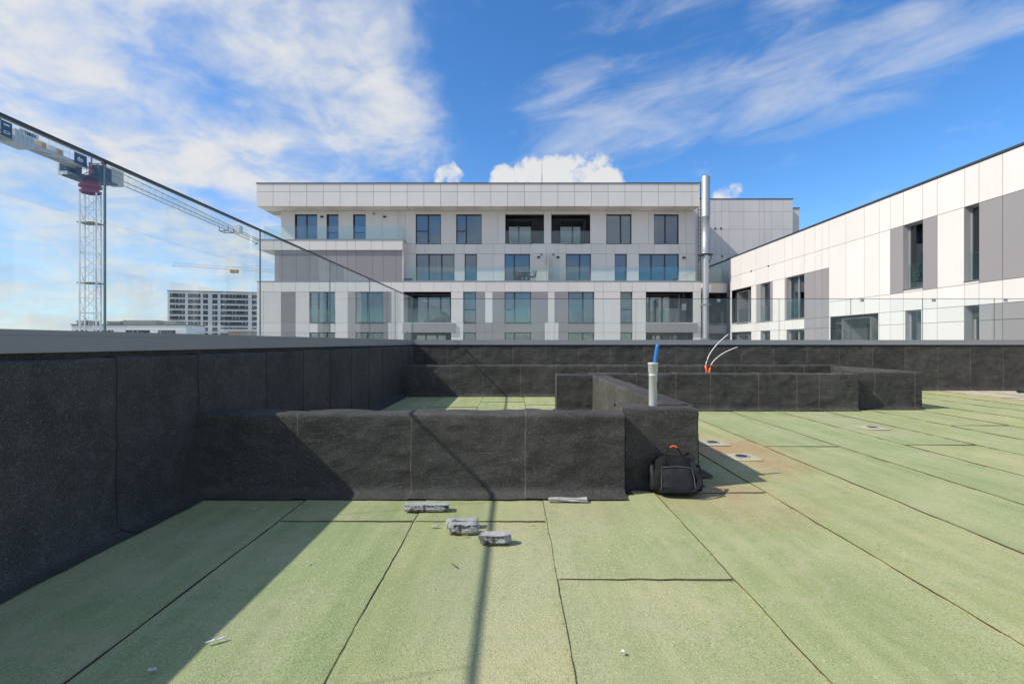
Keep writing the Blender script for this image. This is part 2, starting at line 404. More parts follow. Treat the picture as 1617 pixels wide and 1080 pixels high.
def seam_bead(pts, wid, seed):
    """tar squeezed out along a lap: a ragged low ridge"""
    v = []; f = []; L = [Vector((p[0], p[1], 0)) for p in pts]
    n = max(4, int((L[1]-L[0]).length/.03)); tg = (L[1]-L[0]).normalized(); nr = Vector((-tg.y, tg.x, 0))
    for i in range(n+1):
        p = L[0].lerp(L[1], i/n)
        w1 = wid*max(.05, .60+1.7*noise.noise(Vector((p.x*2.2+seed, p.y*2.2, 5)))+.8*noise.noise(Vector((p.x*11+seed, p.y*11, 1))))
        o_ = .006*noise.noise(Vector((p.x*9+nr.x*100, p.y*3.1, 1.0)))*1.0 + .003*noise.noise(Vector((p.x*9, p.y*14, 2)))
        p = p + nr*o_; z = fz(p.x, p.y)+.0125
        for s_, hz in ((-1, -.006), (-.4, .002), (.4, .002), (1, -.002)):
            q = p+nr*w1*s_; v.append((q.x, q.y, z+hz))
        if i:
            b = 4*(i-1)
            for k in range(3): f.append((b+k, b+k+1, b+5+k, b+4+k))
    me = bpy.data.meshes.new('seam_bead'); me.from_pydata(v, [], f); me.materials.append(M['beadm'])
    return mesh_obj('seam_bead', me, None, deck)
SX = [-2.64, -1.63, -.69, .23, 1.16, 2.09, 3.0, 3.9, 4.75, 5.62, 6.52, 7.42, 8.3, 9.2, 10.1, 10.95, 11.85, 12.75, 13.65, 14.55, 15.4]
CUT = {1: [3.45, 9.6], 2: [3.45, 10.4], 3: [2.606, 9.9], 4: [4.11, 9.2], 5: [-.6, 9.2], 6: [5.95], 7: [-1.5, 9.3], 8: [6.03], 9: [-.9, 9.3], 10: [7.44], 11: [2.1], 12: [-1.4], 13: [5.6], 14: [.5], 15: [11.2], 0: [-.2, 8.9]}
for i in range(len(SX)-1):
    ys = [-4.0] + CUT.get(i, [6.5+(i % 3)]) + [YF]
    for a_, b_ in zip(ys, ys[1:]):
        floor_sheet(SX[i], SX[i+1], a_, b_+(.035 if b_ < YF else 0), 'green' if SX[i] < 10.9 else 'sand', i)
    for y in ys[1:-1]: seam_bead(((SX[i]+.01, y), (SX[i+1]-.01, y+.004)), .0011, i)
    if i: seam_bead(((SX[i]-.002, -4), (SX[i]-.002, YF)), (.0026, .0032, .0018, .0026, .002)[i % 5], i*1.7)

# ================================================================== membrane-clad walls
def fold(P, amp):
    a_ = noise.fractal(Vector((P.x*2.6, P.y*2.6, P.z*3.4)), .8, 2.1, 3)
    b_ = 1-abs(noise.noise(Vector((P.x*3.1+P.z*2.5, P.y*3.1+P.z*2.5, P.z*6.0+P.x*1.3))))*2
    c_ = noise.noise(Vector((P.x*9, P.y*9, P.z*15)))
    return 1.6*amp*(.75*a_+.55*max(b_, -.2)**2*(1 if b_ > 0 else -1)+.22*c_)
def cross_profile(c0, c1, h, fil=.10, step=.035, r=.02, back=True):
    P = [(c0-fil, .017), (c0-fil*.55, .019), (c0-fil*.25, .027), (c0-.012, .045), (c0-.002, .075)]
    n = max(2, int((h-r-.075)/step))
    P += [(c0, .075+(h-r-.075)*k/n) for k in range(1, n+1)]
    if not back: return P + [(c0, h)]
    P += [(c0+r-r*math.cos(a_), h-r+r*math.sin(a_)) for a_ in (R(25), R(50), R(75))]
    n = max(2, int((c1-c0-2*r)/step)); P += [(c0+r+(c1-c0-2*r)*k/n, h) for k in range(n+1)]
    P += [(c1-r+r*math.sin(a_), h-r+r*math.cos(a_)) for a_ in (R(25), R(50), R(75))]
    n = max(2, int((h-r-.075)/(step*1.6))); P += [(c1, h-r-(h-r-.075)*k/n) for k in range(n+1)]
    P += [(c1+.002, .06), (c1+.012, .04), (c1+fil*.25, .027), (c1+fil*.55, .019), (c1+fil, .017)]
    return P
def clad(parent, P, seams, mp, amp=.008, step=.035, rag=.02, lap='lap_tan'):
    """one membrane sheet per seam interval, swept along a; mp(a, c, z) -> point"""
    nr = []
    for k in range(len(P)):
        a_ = Vector(P[min(k+1, len(P)-1)])-Vector(P[max(k-1, 0)]); a_.normalize(); nr.append((-a_.y, a_.x))
    flip = (mp(1, 0, 0)-mp(0, 0, 0)).cross(mp(0, 1, 0)-mp(0, 0, 0)).z > 0
    for si, (s0, s1) in enumerate(zip(seams, seams[1:])):
        n = max(2, int((s1+.03-s0)/step)); v = []; f = []; m_ = len(P)
        for i in [-1, 0]+list(range(n+1)):
            tt = max(i, 0)/n; a_ = s0+(s1+(.03 if si < len(seams)-2 else 0)-s0)*tt
            for k, (c, z) in enumerate(P):
                aa = a_ + (.006*noise.noise(Vector((s0*7, z*6, c*5)))+.003*noise.noise(Vector((s0*7, z*23, c*9))))*(1-tt)
                aa -= (.007+.004*noise.noise(Vector((s0, z*9, 3)))) if i < 0 else 0
                p0 = mp(aa, c, z); fl = min(1, max(.12, (z-.03)/.12))
                d = fold(p0, amp)*fl + (.006*(1-tt)+.001 if i >= 0 else .0025)
                cc, zz = c+nr[k][0]*d, z+nr[k][1]*d
                if k == 0 or k == m_-1: cc += (rag*noise.noise(Vector((aa*3.3, c, 4)))+.4*rag*noise.noise(Vector((aa*13, c, 8))))
                v.append(tuple(mp(aa, cc, max(zz, .0145+.001*(si % 2)))))
        for i in range(n+2):
            if i == 1: continue
            for k in range(m_-1):
                q = (i*m_+k, i*m_+k+1, (i+1)*m_+k+1, (i+1)*m_+k); f.append(q if flip else q[::-1])
        me = bpy.data.meshes.new('membrane_sheet'); me.from_pydata(v, [], f); me.materials.append(M['bitumen']); me.materials.append(M[lap])
        me.polygons.foreach_set('use_smooth', [True]*len(f)); me.polygons.foreach_set('material_index', [1 if k < m_-1 else 0 for k in range(len(f))])
        mesh_obj('membrane_sheet', me, None, parent)
mpx = lambda a, c, z: Vector((a, c, z))            # wall runs along x, front faces -y
mpy = lambda a, c, z: Vector((c, a, z))            # wall runs along y, first face -x
mpyl = lambda a, c, z: Vector((-c, a, z))          # face towards +x
def curb(label, axis, seams, c0, c1, h, ends=(True, True), amp=.008, step=.035):
    loc = (seams[0], c0, 0) if axis == 'x' else (c0, seams[0], 0)
    tname = thing('curb_wall', label, 'low wall', loc, 'membrane covered curb walls')
    clad(tname, cross_profile(c0, c1, h, .15 if c0 < 4.2 else .10, step=step), seams, mpx if axis == 'x' else mpy, amp, step)
    e = .03; m = MB(); s0 = seams[0]+(.001 if not ends[0] else .0); s1 = seams[-1]
    # end faces are wrapped sheets of their own
    if axis == 'x': m.box(s0+.01, s1-.002, c0+e, c1-e, .0, h-e)
    else: m.box(c0+e, c1-e, s0+.01, s1-.002, .0, h-e)
    m.build('core', 'bitumen', tname)
    for ei, on in enumerate(ends):
        if not on: continue
        s = seams[0] if ei == 0 else seams[-1]; sg = -1 if ei == 0 else 1
        n = 8; v = []; f = []; nz = max(6, int(h/step))
        for j in range(nz+1):
            z = .012+(h-.012)*j/nz
            for k in range(n+1):
                c = c0+(c1-c0)*k/n; ins = .02 if (j == nz) else 0
                cc = c0+(c1-c0)*(.004+.992*k/n) if j < nz else c0+.02+(c1-c0-.04)*k/n
                p = mpx(s, cc, z) if axis == 'x' else mpy(s, cc, z)
                off = sg*(.004+max(0, fold(p, amp*.7))+(.07 if j == 0 else 0)-ins*.6)
                if axis == 'x': p.x += off
                else: p.y += off
                if j == nz: p.z -= .004
                v.append(tuple(p))
        for j in range(nz):
            for k in range(n):
                q = (j*(n+1)+k, j*(n+1)+k+1, (j+1)*(n+1)+k+1, (j+1)*(n+1)+k)
                f.append(q if (sg > 0) == (axis == 'x') else q[::-1])
        me = bpy.data.meshes.new('end_sheet'); me.from_pydata(v, [], f); me.materials.append(M['bitumen'])
        me.polygons.foreach_set('use_smooth', [True]*len(f)); mesh_obj('end_sheet', me, None, tname)
    return tname
def sx(px, d): return (px-CX)*d/FPX
curb('dark membrane covered low wall nearest the camera, shadow of the rail across it', 'x', [XL-.05, sx(472, 4.06), sx(650, 4.06), sx(830, 4.06), .905], 4.06, 4.34, .661, (False, True), .0095, .026)
curb('short dark membrane wall block behind the black bag', 'x', [.93, 1.58], 4.27, 4.56, .685, (True, True), .010, .026)
curb('membrane wall running away from the bag with bright sunlit left face', 'y', [4.55, 5.3, 6.15, 7.0, 7.9, 8.9], 1.41, 1.68, .665, (False, False), .006)
curb('short dark membrane wall stub in the middle, facing the camera at far end of the courtyard', 'x', [.765, 1.43], 8.86, 9.13, .675, (True, True), .008)
curb('long dark membrane wall in mid distance with orange conduit standing behind its top', 'x', [1.40, 2.25, sx(1033, 9.1)+.4, sx(1122, 9.1), sx(1198, 9.1), sx(1258, 9.1), sx(1293, 9.1), 6.3], 9.1, 9.37, .675, (False, True), .012)
curb('dark membrane wall block at right end of the long mid-distance wall', 'x', [6.31, 6.72, 7.47, 7.6], 9.27, 9.54, .70, (True, True), .012)
curb('short membrane wall closing the right end of the sunken court, running front to back', 'y', [9.53, 10.4, 11.5], 7.32, 7.6, .70, (False, False), .006)
curb('dark membrane wall just in front of the far parapet, butting the left parapet', 'x', [XL-.05]+[sx(p, 11.5) for p in (711, 763, 822, 878, 935, 990, 1050, 1105, 1160, 1215, 1270)]+[7.6], 11.5, 11.77, .72, (False, True), .010, .05)

# parapets
CT = 1.32                                            # top of the coping
pl = thing('parapet_wall', 'shaded dark membrane parapet along the left edge with grey metal coping', 'parapet', (XL, 0, 0))
pf = thing('parapet_wall', 'sunlit dark membrane parapet across the far edge with grey metal coping', 'parapet', (0, YF, 0))
clad(pl, [(c, z) for c, z in [(2.58-.15, .017), (2.58-.09, .019), (2.58-.035, .03), (2.58-.012, .06), (2.58-.002, .1)] + [(2.58, .1+1.03*k/26) for k in range(1, 27)]+[(2.585, 1.143), (2.60, 1.15), (2.65, 1.152)]],
     [-4, -3.1, -2.2, -1.3, -.4, .5, 1.4, 2.32, 3.23, 4.07, 5.19, 6.1, 7.0, 7.92, 8.85, 9.75, 10.65, 11.55, 12.3, YF], lambda a, c, z: Vector((-c, a, z)), .004, .045, lap='lap_black')
MB().box(XL-.42, XL-.07, -4, YF+.4, -.3, 1.22).build('core', 'bitumen', pl)
clad(pf, [(YF-.07, .017), (YF-.03, .022), (YF-.01, .05), (YF, .1)]+[(YF, .1+1.045*k/20) for k in range(1, 21)], [XL-.02]+[sx(655+51.6*k, YF) for k in range(1, 19)]+[XR], mpx, .012, .05)
MB().box(XL-.40, XR, YF+.02, YF+.41, -.3, 1.22).build('core', 'bitumen', pf)
def coping(parent, along, s, c_in, c_out, sign):
    for a_, b_ in zip(s, s[1:]):
        m = MB()
        def bx(c0, c1, z0, z1):
            c0, c1 = sorted((c0, c1))
            if along == 'y': m.box(c0, c1, a_+.0015, b_-.0015, z0, z1)
            else: m.box(a_+.0015, b_-.0015, c0, c1, z0, z1)
        bx(c_in, c_out, CT-.03, CT); bx(c_in, c_in+sign*.012, CT-.125, CT-.031); bx(c_out, c_out-sign*.012, CT-.125, CT-.031)
        bx(c_in+sign*.012, c_in+sign*.03, CT-.128, CT-.118)
        m.build('coping', 'coping', parent)
coping(pl, 'y', [-4, -1.6, .5, 4.9, 7.3, 9.8, YF-.035], XL-.033, XL-.47, -1)
coping(pf, 'x', [XL-.44, .5, 3.6, 6.6, 9.6, 12.6, XR], YF-.03, YF+.44, 1)

# glass balustrades
XG, YG, GT = -2.64, 13.05, 2.42
def pane_mesh(L, h, th):
    m = MB(); m.box(0, L, -th/2, th/2, 0, h)
    m.mi = [1, 1, 0, 0, 1, 1]
    me = bpy.data.meshes.new('pane'); me.from_pydata(m.v, [], m.f); me.materials.append(M['rail_glass']); me.materials.append(M['glass_edge'])
    me.polygons.foreach_set('material_index', m.mi); return me
bl = thing('glass_balustrade', 'clear frameless glass balustrade with dark top rail on the left parapet', 'balustrade', (XG, 0, CT))
bf = thing('glass_balustrade', 'clear frameless glass balustrade along the far parapet', 'balustrade', (0, YG, CT))
js = [3.215+1.97*k for k in range(-4, 5)]+[YG-.02]
for a_, b_ in zip(js, js[1:]):
    mesh_obj('pane', pane_mesh(b_-a_-.008, GT-CT-.012, .012), None, bl, Matrix.Translation((XG, a_+.004, CT+.002)) @ Matrix.Rotation(R(90), 4, 'Z'))
    MB().box(XG-.014, XG+.014, a_+.001, b_-.001, GT-.0095, GT+.008).build('top_rail', 'darkcop', bl)
jx = [XG+.01]+[8.84+1.88*k for k in range(-5, 4)]+[XR]
for a_, b_ in zip(jx, jx[1:]):
    mesh_obj('pane', pane_mesh(b_-a_-.008, GT-CT-.032, .012), None, bf, Matrix.Translation((a_+.004, YG, CT+.002)))
    MB().box(a_+.001, b_-.001, YG-.011, YG+.011, GT-.0295, GT-.018).build('top_rail', 'darkcop', bf)
    for q in (.3, b_-a_-.3):
        MB().box(a_+q-.03, a_+q+.03, YG-.025, YG+.025, GT-.10, GT-.03).build('clamp', 'coping', bf) if (a_ > 5 or a_ < -2) and q == .3 else None

# ================================================================== FACADES
class Fac:
    rev = 'reveal'; frm = 'frame'
    def __init__(s, root, fr): s.root = root; s.fr = fr
    def box(s, name, u0, u1, y0, y1, z0, z1, mat, parent=None): return ubox(name, u0, u1, y0, y1, z0, z1, mat, parent or s.root, s.fr)
    def clad(s, rows, openings=(), greys=(), gap=.018, back=.24, whites=(), bname='wall', white='white'):
        wallm = MB()
        for z0, z1, us in rows:
            lo_, hi_ = us[0], us[-1]
            js_ = set(us)
            for o in list(openings)+list(greys):
                if o[3] > z0+.02 and o[2] < z1-.02: js_.update(q for q in o[:2] if lo_ < q < hi_)
            js_ = sorted(js_)
            k = [js_[0]]
            for q in js_[1:]:
                if q-k[-1] > .06: k.append(q)
            k[-1] = hi_
            for a_, b_ in zip(k, k[1:]):
                mid = (a_+b_)/2; zs = {z0, z1}
                for o in list(openings)+list(greys):
                    if o[0]-.03 < mid < o[1]+.03: zs.update(q for q in o[2:4] if z0+.03 < q < z1-.03)
                zs = sorted(zs)
                for c, d in zip(zs, zs[1:]):
                    zm = (c+d)/2
                    if any(o[0]-.03 < mid < o[1]+.03 and o[2] < zm < o[3] for o in openings): continue
                    gr = any(o[0] < mid < o[1] and o[2] < zm < o[3] for o in greys)
                    s.box('panel', a_+gap/2, b_-gap/2, -.035, -.001, c+gap/2, d-gap/2, 'grey' if gr else white)
                    wallm.box(a_, b_, 0, back, c, d)
        wallm.build(bname, 'backing', s.root, s.fr)
    def window(s, u0, u1, z0, z1, y=.10, split=(), trans=None, curtain=None, blind=None, guard=0):
        fw = .055; trans = trans or {}; cuts = [u0]+[u0+(u1-u0)*q for q in split]+[u1]
        m = MB().box(u0, u0+fw, y, y+.08, z0, z1).box(u1-fw, u1, y, y+.08, z0, z1).box(u0+fw, u1-fw, y+.001, y+.079, z1-fw, z1).box(u0+fw, u1-fw, y+.001, y+.079, z0, z0+fw)
        for q in cuts[1:-1]: m.box(q-.05, q+.05, y-.004, y+.076, z0+fw, z1-fw)
        for k, q in trans.items(): m.box(cuts[k]+.05, cuts[k+1]-.05, y+.002, y+.07, z0+(z1-z0)*q-.04, z0+(z1-z0)*q+.04)
        w_ = m.build('window', s.frm, s.root, s.fr)
        for k, (a_, b_) in enumerate(zip(cuts, cuts[1:])):
            s.box('pane', a_+.04, b_-.04, y+.035, y+.045, z0+.04, z1-.04, 'win_glass', w_)
        for k, (f0, f1, mat) in enumerate(curtain or ()):
            a_, b_ = u0+(u1-u0)*f0+.03, u0+(u1-u0)*f1-.03; n = max(8, int((b_-a_)/.035)); c = MB()
            for i in range(n+1):
                uu = a_+(b_-a_)*i/n; yy = y+.22+.035*math.sin(uu*38+k)+.02*math.sin(uu*17)
                c.v += [(uu, yy, z0+.03), (uu, yy, z1-.03)]
                if i: c.f.append((2*i-2, 2*i, 2*i+1, 2*i-1)); c.mi.append(0)
            c.build('curtain', mat, w_, s.fr, True)
        for (f0, f1, g0, mat) in (blind or ()):
            s.box('blind', u0+(u1-u0)*f0+.05, u0+(u1-u0)*f1-.05, y+.085, y+.10, z0+(z1-z0)*g0, z1-.05, mat, w_)
        # reveal lining
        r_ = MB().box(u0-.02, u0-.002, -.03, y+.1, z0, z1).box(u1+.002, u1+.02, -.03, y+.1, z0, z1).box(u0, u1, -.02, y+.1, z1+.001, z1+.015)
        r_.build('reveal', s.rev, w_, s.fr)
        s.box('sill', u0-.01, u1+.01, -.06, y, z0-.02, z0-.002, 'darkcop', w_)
        if guard:
            s.box('guard_glass', u0+.02, u1-.02, -.03, -.015, z0+.02, z0+guard, 'terrace_glass', w_)
    def railing(s, u0, u1, y, z0, h, seg=1.3, side=None, name='railing'):
        rl = MB().box(u0, u1, y-.03, y+.03, z0, z0+.05).build(name, 'coping', s.root, s.fr)
        n = max(1, round((u1-u0)/seg))
        for k in range(n):
            a_, b_ = u0+(u1-u0)*k/n, u0+(u1-u0)*(k+1)/n
            s.box('pane', a_+.006, b_-.006, y-.008, y+.008, z0+.051, z0+h, 'terrace_glass', rl)
        return rl
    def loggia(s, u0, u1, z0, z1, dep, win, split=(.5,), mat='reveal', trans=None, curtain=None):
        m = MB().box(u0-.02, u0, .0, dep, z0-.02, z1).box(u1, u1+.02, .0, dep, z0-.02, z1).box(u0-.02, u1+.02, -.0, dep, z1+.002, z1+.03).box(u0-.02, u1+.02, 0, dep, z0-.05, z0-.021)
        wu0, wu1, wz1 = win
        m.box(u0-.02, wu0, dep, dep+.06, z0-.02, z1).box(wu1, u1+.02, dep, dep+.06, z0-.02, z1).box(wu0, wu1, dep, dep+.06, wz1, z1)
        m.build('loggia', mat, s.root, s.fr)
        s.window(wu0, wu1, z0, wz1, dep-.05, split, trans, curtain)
    def lamp(s, u, z, wd=.22):
        m = MB().box(u-wd/2, u+wd/2, -.17, -.036, z-.05, z+.05); m.box(u-wd/2+.03, u+wd/2-.03, -.15, -.06, z-.065, z-.051); m.box(u-.05, u+.05, -.1, -.036, z+.051, z+.075)
        m.build('wall_lamp', 'frame', s.root, s.fr)

# ---- the long white apartment building straight ahead
FD, BD = 36.67, 38.0
kF, kB = FD/FPX, BD/FPX
uF = lambda p: (p-CX)*kF
uB = lambda p: (p-CX)*kB
zF = lambda r: H+(CY-r)*kF
zB = lambda r: H+(CY-r)*kB
ab = thing('apartment_building', 'long white panelled apartment building straight ahead with overhanging flat roof', 'building', (0, FD, GZ))
FF = Fac(ab, Matrix.Translation((0, FD, 0))); FB = Fac(ab, Matrix.Translation((0, BD, 0)))
zs0, ztop = 11.28, 12.96
xl, xr = uF(405), uF(1105)
# cores
MB().box(uB(444)+.05, uB(1098)-.05, BD+1.25, 52, 5.2, zs0-.03).box(uF(406)+.05, uF(1107)-.05, FD+1.3, 52, GZ, 5.70).build('core', 'interior', ab)
m = MB()
for z in (8.25, 5.5): m.box(uB(444)+.04, uB(1098)-.04, BD+.25, BD+1.25, z, z+.25)
for z in (-.8, 2.2, 5.35): m.box(uF(406)+.04, uF(1107)-.04, FD+.25, FD+1.3, z, z+.25)
for q in (uB(444), uB(1098)-.12): m.box(q, q+.12, BD+.241, 52, 5.72, zs0-.04)
for q in (uF(406), uF(1107)-.12): m.box(q, q+.12, FD+.241, 52, GZ, 5.70)
m.box(uF(406), uF(1107), FD, FD+.24, GZ, zF(575)-.01)
m.build('floor_slab', 'bwhite', ab)
# roof with fascia
MB().box(xl+.06, xr-.06, FD+.06, 53, zs0+.04, ztop-.04).build('roof', 'backing', ab)
MB().box(xl-.03, xr+.03, FD-.04, 53.05, ztop, ztop+.055).build('roof_coping', 'darkcop', ab)
fj = [xl]+[uF(431.3+26.45*k) for k in range(0, 26)]+[xr]
zmid = zF(303)
for a_, b_ in zip(fj, fj[1:]):
    for c, d in ((zs0, zmid), (zmid, ztop-.004)):
        FF.box('panel', a_+.012, b_-.012, .0, .035, c+.012, d-.012, 'white')
    FF.box('soffit_panel', a_+.010, b_-.010, .04, BD-FD+.02, zs0, zs0+.03, 'soffit')
for k in range(12):
    y0 = FD+.04+1.24*k
    for c, d in ((zs0, zmid), (zmid, ztop-.004)):
        ubox('panel', xl, xl+.035, y0+.012, y0+1.228, c+.012, d-.012, 'white', ab); ubox('panel', xr-.035, xr, y0+.012, y0+1.228, c+.012, d-.012, 'white', ab)
    if y0 > BD: ubox('soffit_panel', xl+.04, uB(444)+.02, y0+.012, y0+1.228, zs0, zs0+.03, 'soffit', ab)
# windows of the top floor (plane set back under the overhang)
z5t, z5b = zB(338.8), zB(385.4)
z5d = zB(380)
W5 = [(656.7, 696.3), (720.8, 760.8), (957.7, 996.9), (1032.7, 1071.3)]
L5 = [(798.3, 859.2), (870.6, 931.7)]
D5 = [(466.5, 501), (517, 534.5), (558.5, 577.5)]
op5 = [(uB(a_), uB(b_), z5b, z5t) for a_, b_ in W5+L5]+[(uB(a_), uB(b_), 8.75, z5t) for a_, b_ in D5]
z4t, z4b = zB(401.3), 5.76
W4 = [(657, 717.5), (734, 753), (797, 836.7), (893.5, 933), (970.8, 989.6), (1008.8, 1071.7)]
op4 = [(uB(a_), uB(b_), z4b, z4t) for a_, b_ in W4]
j5 = [444, 466, 501, 516, 535, 558, 578, 603.7, 628.8, 641, 656.7, 697, 720.6, 760.5, 786.5, 798, 859, 870.6, 932, 957.5, 997, 1023.8, 1032.7, 1072, 1083, 1098]
jb = [641, 656.7, 670.3, 696.7, 717.5, 733.7, 753, 779, 796.7, 822, 837, 862.7, 881.5, 893.5, 919, 933.5, 957, 971, 990, 1008.8, 1032.7, 1058, 1072.2, 1083.5, 1098]
j4 = [641, 657, 717.5, 734, 753, 779, 797, 837, 862.7, 881.5, 893.5, 933.3, 957, 970.8, 989.6, 1008.8, 1072, 1083.5, 1098]
FB.clad([(z5b, zs0-.005, [uB(p) for p in j5]), (z4t, z5b, [uB(p) for p in jb]), (z4b, z4t, [uB(p) for p in j4])], op5+op4)
FB.window(*op5[0], split=(.49,), trans={0: .44}, curtain=[(.0, .5, 'curtain'), (.5, 1, 'curtain')], blind=[(0, .49, .44, 'blind')])
FB.window(*op5[1], split=(.385,), trans={0: .44}, curtain=[(0, .4, 'sheer'), (.4, 1, 'curtain')], blind=[(0, .385, .44, 'blind')])
FB.window(*op5[2], split=(.58,), curtain=[(0, .58, 'sheer'), (.62, 1, 'sheer')])
FB.window(*op5[3], split=(.47,), curtain=[(.03, .2, 'blind')])
for k, (iw, cu) in enumerate((((802.5, 840), [(.5, 1, 'sheer')]), ((885, 922.7), [(.0, .58, 'sheer')]))):
    o = op5[4+k]
    FB.loggia(o[0], o[1], o[2], o[3], 1.15, (uB(iw[0]), uB(iw[1]), o[3]-.42), (.45,) if k == 0 else (.58,), curtain=cu)
    FB.railing(o[0]+.01, o[1]-.01, .02, o[2]-.02, 1.02, 1.4)
FB.window(op5[6][0], op5[6][1], 8.82, z5t, split=(.5,), curtain=[(.05, .3, 'curtain'), (.45, .55, 'sheer')])
FB.window(op5[7][0], op5[7][1], 8.82, z5t, trans={0: .38})
FB.window(op5[8][0], op5[8][1], 8.82, z5t, trans={0: .38}, blind=[(0, 1, .66, 'blind')])
FB.window(*op4[0], split=(.333, .666), curtain=[(0, .333, 'curtain'), (.333, .5, 'curtain'), (.5, 1, 'curtain')])
FB.window(*op4[1], curtain=[(.0, 1, 'curtain')])
FB.window(*op4[2], split=(.38,), blind=[(0, .38, .02, 'frame')])
FB.window(*op4[3], split=(.56,), blind=[(.56, 1, .02, 'frame')])
FB.window(*op4[4])
FB.window(*op4[5], split=(.32, .66), curtain=[(.02, .3, 'curtain')])
for p, r in ((509, 343), (608, 343), (850.5, 406.5), (881, 406.5), (1079.5, 407.3), (639.8, 404)): 
    (FB.lamp(uB(p), zB(r)) if p > 642 or r < 400 else None)
for p, r in ((591, 338), (855.3, 402.4), (874, 402.4)): FB.box('vent_cover', uB(p)-.09, uB(p)+.09, -.06, -.036, zB(r)-.09, zB(r)+.09, 'grey')
FB.box('screen', uB(864.3), uB(865.7), -1.1, -.04, 5.77, zB(404), 'coping')
# left terrace slab of the top floor and the grey volume below it
xs0, xs1 = uF(408), uF(636)
zc0, zc1 = zF(395), zF(379.3)
MB().box(xs0+.05, xs1-.05, FD+.05, 47, zc0+.04, zc1).box(xs1-.04, xs1-.002, FD+.05, BD-.04, zc0, zc1-.03).build('terrace_slab', 'white', ab)
tj = [xs0]+[uF(p) for p in (432, 444.5, 461, 488.5, 515, 530.5, 548, 561.5, 586, 604.5)]+[xs1]
for a_, b_ in zip(tj, tj[1:]):
    FF.box('panel', a_+.011, b_-.011, .0, .035, zc0+.01, zc1-.01, 'white'); FF.box('soffit_panel', a_+.011, b_-.011, .04, BD-FD-.05, zc0, zc0+.03, 'soffit')
for k in range(7): ubox('panel', xs0, xs0+.035, FD+.05+1.3*k, FD+1.33+1.3*k, zc0+.01, zc1-.01, 'white', ab); ubox('soffit_panel', xs0+.04, uF(433), BD+1.3*k, BD+1.29+1.3*k, zc0, zc0+.03, 'soffit', ab)
MB().box(xs0-.02, xs1+.01, FD-.03, FD+.12, zc1+.001, zc1+.04).build('terrace_edge', 'coping', ab)
FF.railing(uF(415), uF(636)-.02, .10, zc1+.03, 1.02, 1.25)
rr = Fac(ab, Matrix.Translation((uF(415), 0, 0)) @ Matrix.Rotation(R(-90), 4, 'Z')); rr.railing(-46, -FD-.12, 0, zc1+.03, 1.02, 1.3)
rr2 = Fac(ab, Matrix.Translation((uF(636)-.03, 0, 0)) @ Matrix.Rotation(R(-90), 4, 'Z')); rr2.railing(-BD+.05, -FD-.13, 0, zc1+.03, 1.02, 1.1)
gj = [uF(p) for p in (432.3, 445, 467, 488, 515, 530.5, 548, 561.5, 588, 604.5, 625, 634.5)]
for a_, b_ in zip(gj, gj[1:]):
    FF.box('panel', a_+.008, b_-.008, .12, .16, 5.77, zc0-.01, 'grey')
MB().box(gj[0], gj[-1]-.01, FD+.165, 48, 5.76, zc0-.005).build('grey_volume', 'grey', ab)
MB().box(gj[-1]-.005, gj[-1]+.09, FD+.13, BD-.04, 5.76, zc0-.005).build('end_panel', 'white', ab)
# lower part, projecting to the front plane
zb1, zb0 = 5.75, zF(461)
z3t, z3b = zF(461), zF(509.8)
z2t = zF(525)
zlow = zF(575)
jf = [406, 431.5, 444.5, 467, 489, 505, 529.4, 549.5, 561.6, 586, 605, 618, 637.5, 663.5, 685, 712.3, 731.7, 751.7, 768.5, 796.7, 823, 838.5, 865, 897, 912.7, 938.3, 952.7, 979.6, 998.5, 1019.8, 1057.7, 1094, 1107]
jl = [406, 416, 444.3, 466.8, 489, 529.4, 549.5, 561.6, 605, 618, 628, 637.5, 712.3, 731.7, 751.5, 766, 778, 797, 838.3, 865, 875.8, 897.3, 938.3, 952.5, 979.6, 998.3, 1019.8, 1094, 1107]
W3 = [(489, 529.4), (561.6, 605), (731.7, 751.5), (797, 838.3), (897.3, 938.3), (979.6, 998.3)]
L3 = [(637.5, 712.3), (1019.8, 1094)]
op3 = [(uF(a_), uF(b_), z3b, z3t) for a_, b_ in W3+L3]
op2 = [(uF(a_), uF(b_), zlow-1, z2t) for a_, b_ in W3+L3]
GR = [(444.3, 466.8, 600, 461), (549.5, 561.6, 600, 461), (605, 618, 509.8, 461), (605, 613, 600, 509), (751.5, 766, 509.8, 461), (778, 797, 509.8, 461), (838.3, 865, 509.8, 461), (875.8, 897.3, 509.8, 461),
      (731.7, 860, 600, 509.8), (882, 938.3, 525, 509.8), (882, 897.3, 600, 524), (979.6, 998.3, 525, 509.8), (561.6, 605, 525, 509.8), (502, 520, 525, 509.8), (637.5, 717, 525, 509.8), (1019.8, 1100, 525, 509.8)]
GRm = [(uF(a_), uF(b_), zF(c), zF(d)) for a_, b_, c, d in GR]
FF.clad([(zb0, zb1-.03, [uF(p) for p in jf]), (z3b, z3t, [uF(p) for p in jl]), (z2t, z3b, [uF(p) for p in jl+[860, 882, 717]] if False else sorted(uF(p) for p in jl+[860, 882])), (zlow, z2t, sorted(uF(p) for p in jl+[860, 882]))], op3+op2, GRm)
MB().box(uF(406)-.02, uF(1107)+.02, FD-.05, FD+.3, zb1-.028, zb1+.03).build('terrace_edge', 'coping', ab)
MB().box(uF(406)+.1, uF(1107)-.1, FD+.3, BD, zb1-.1, zb1).build('terrace_floor', 'bgrey', ab)
FF.railing(uF(637), uF(1103), .12, zb1+.02, 1.06, 1.35)
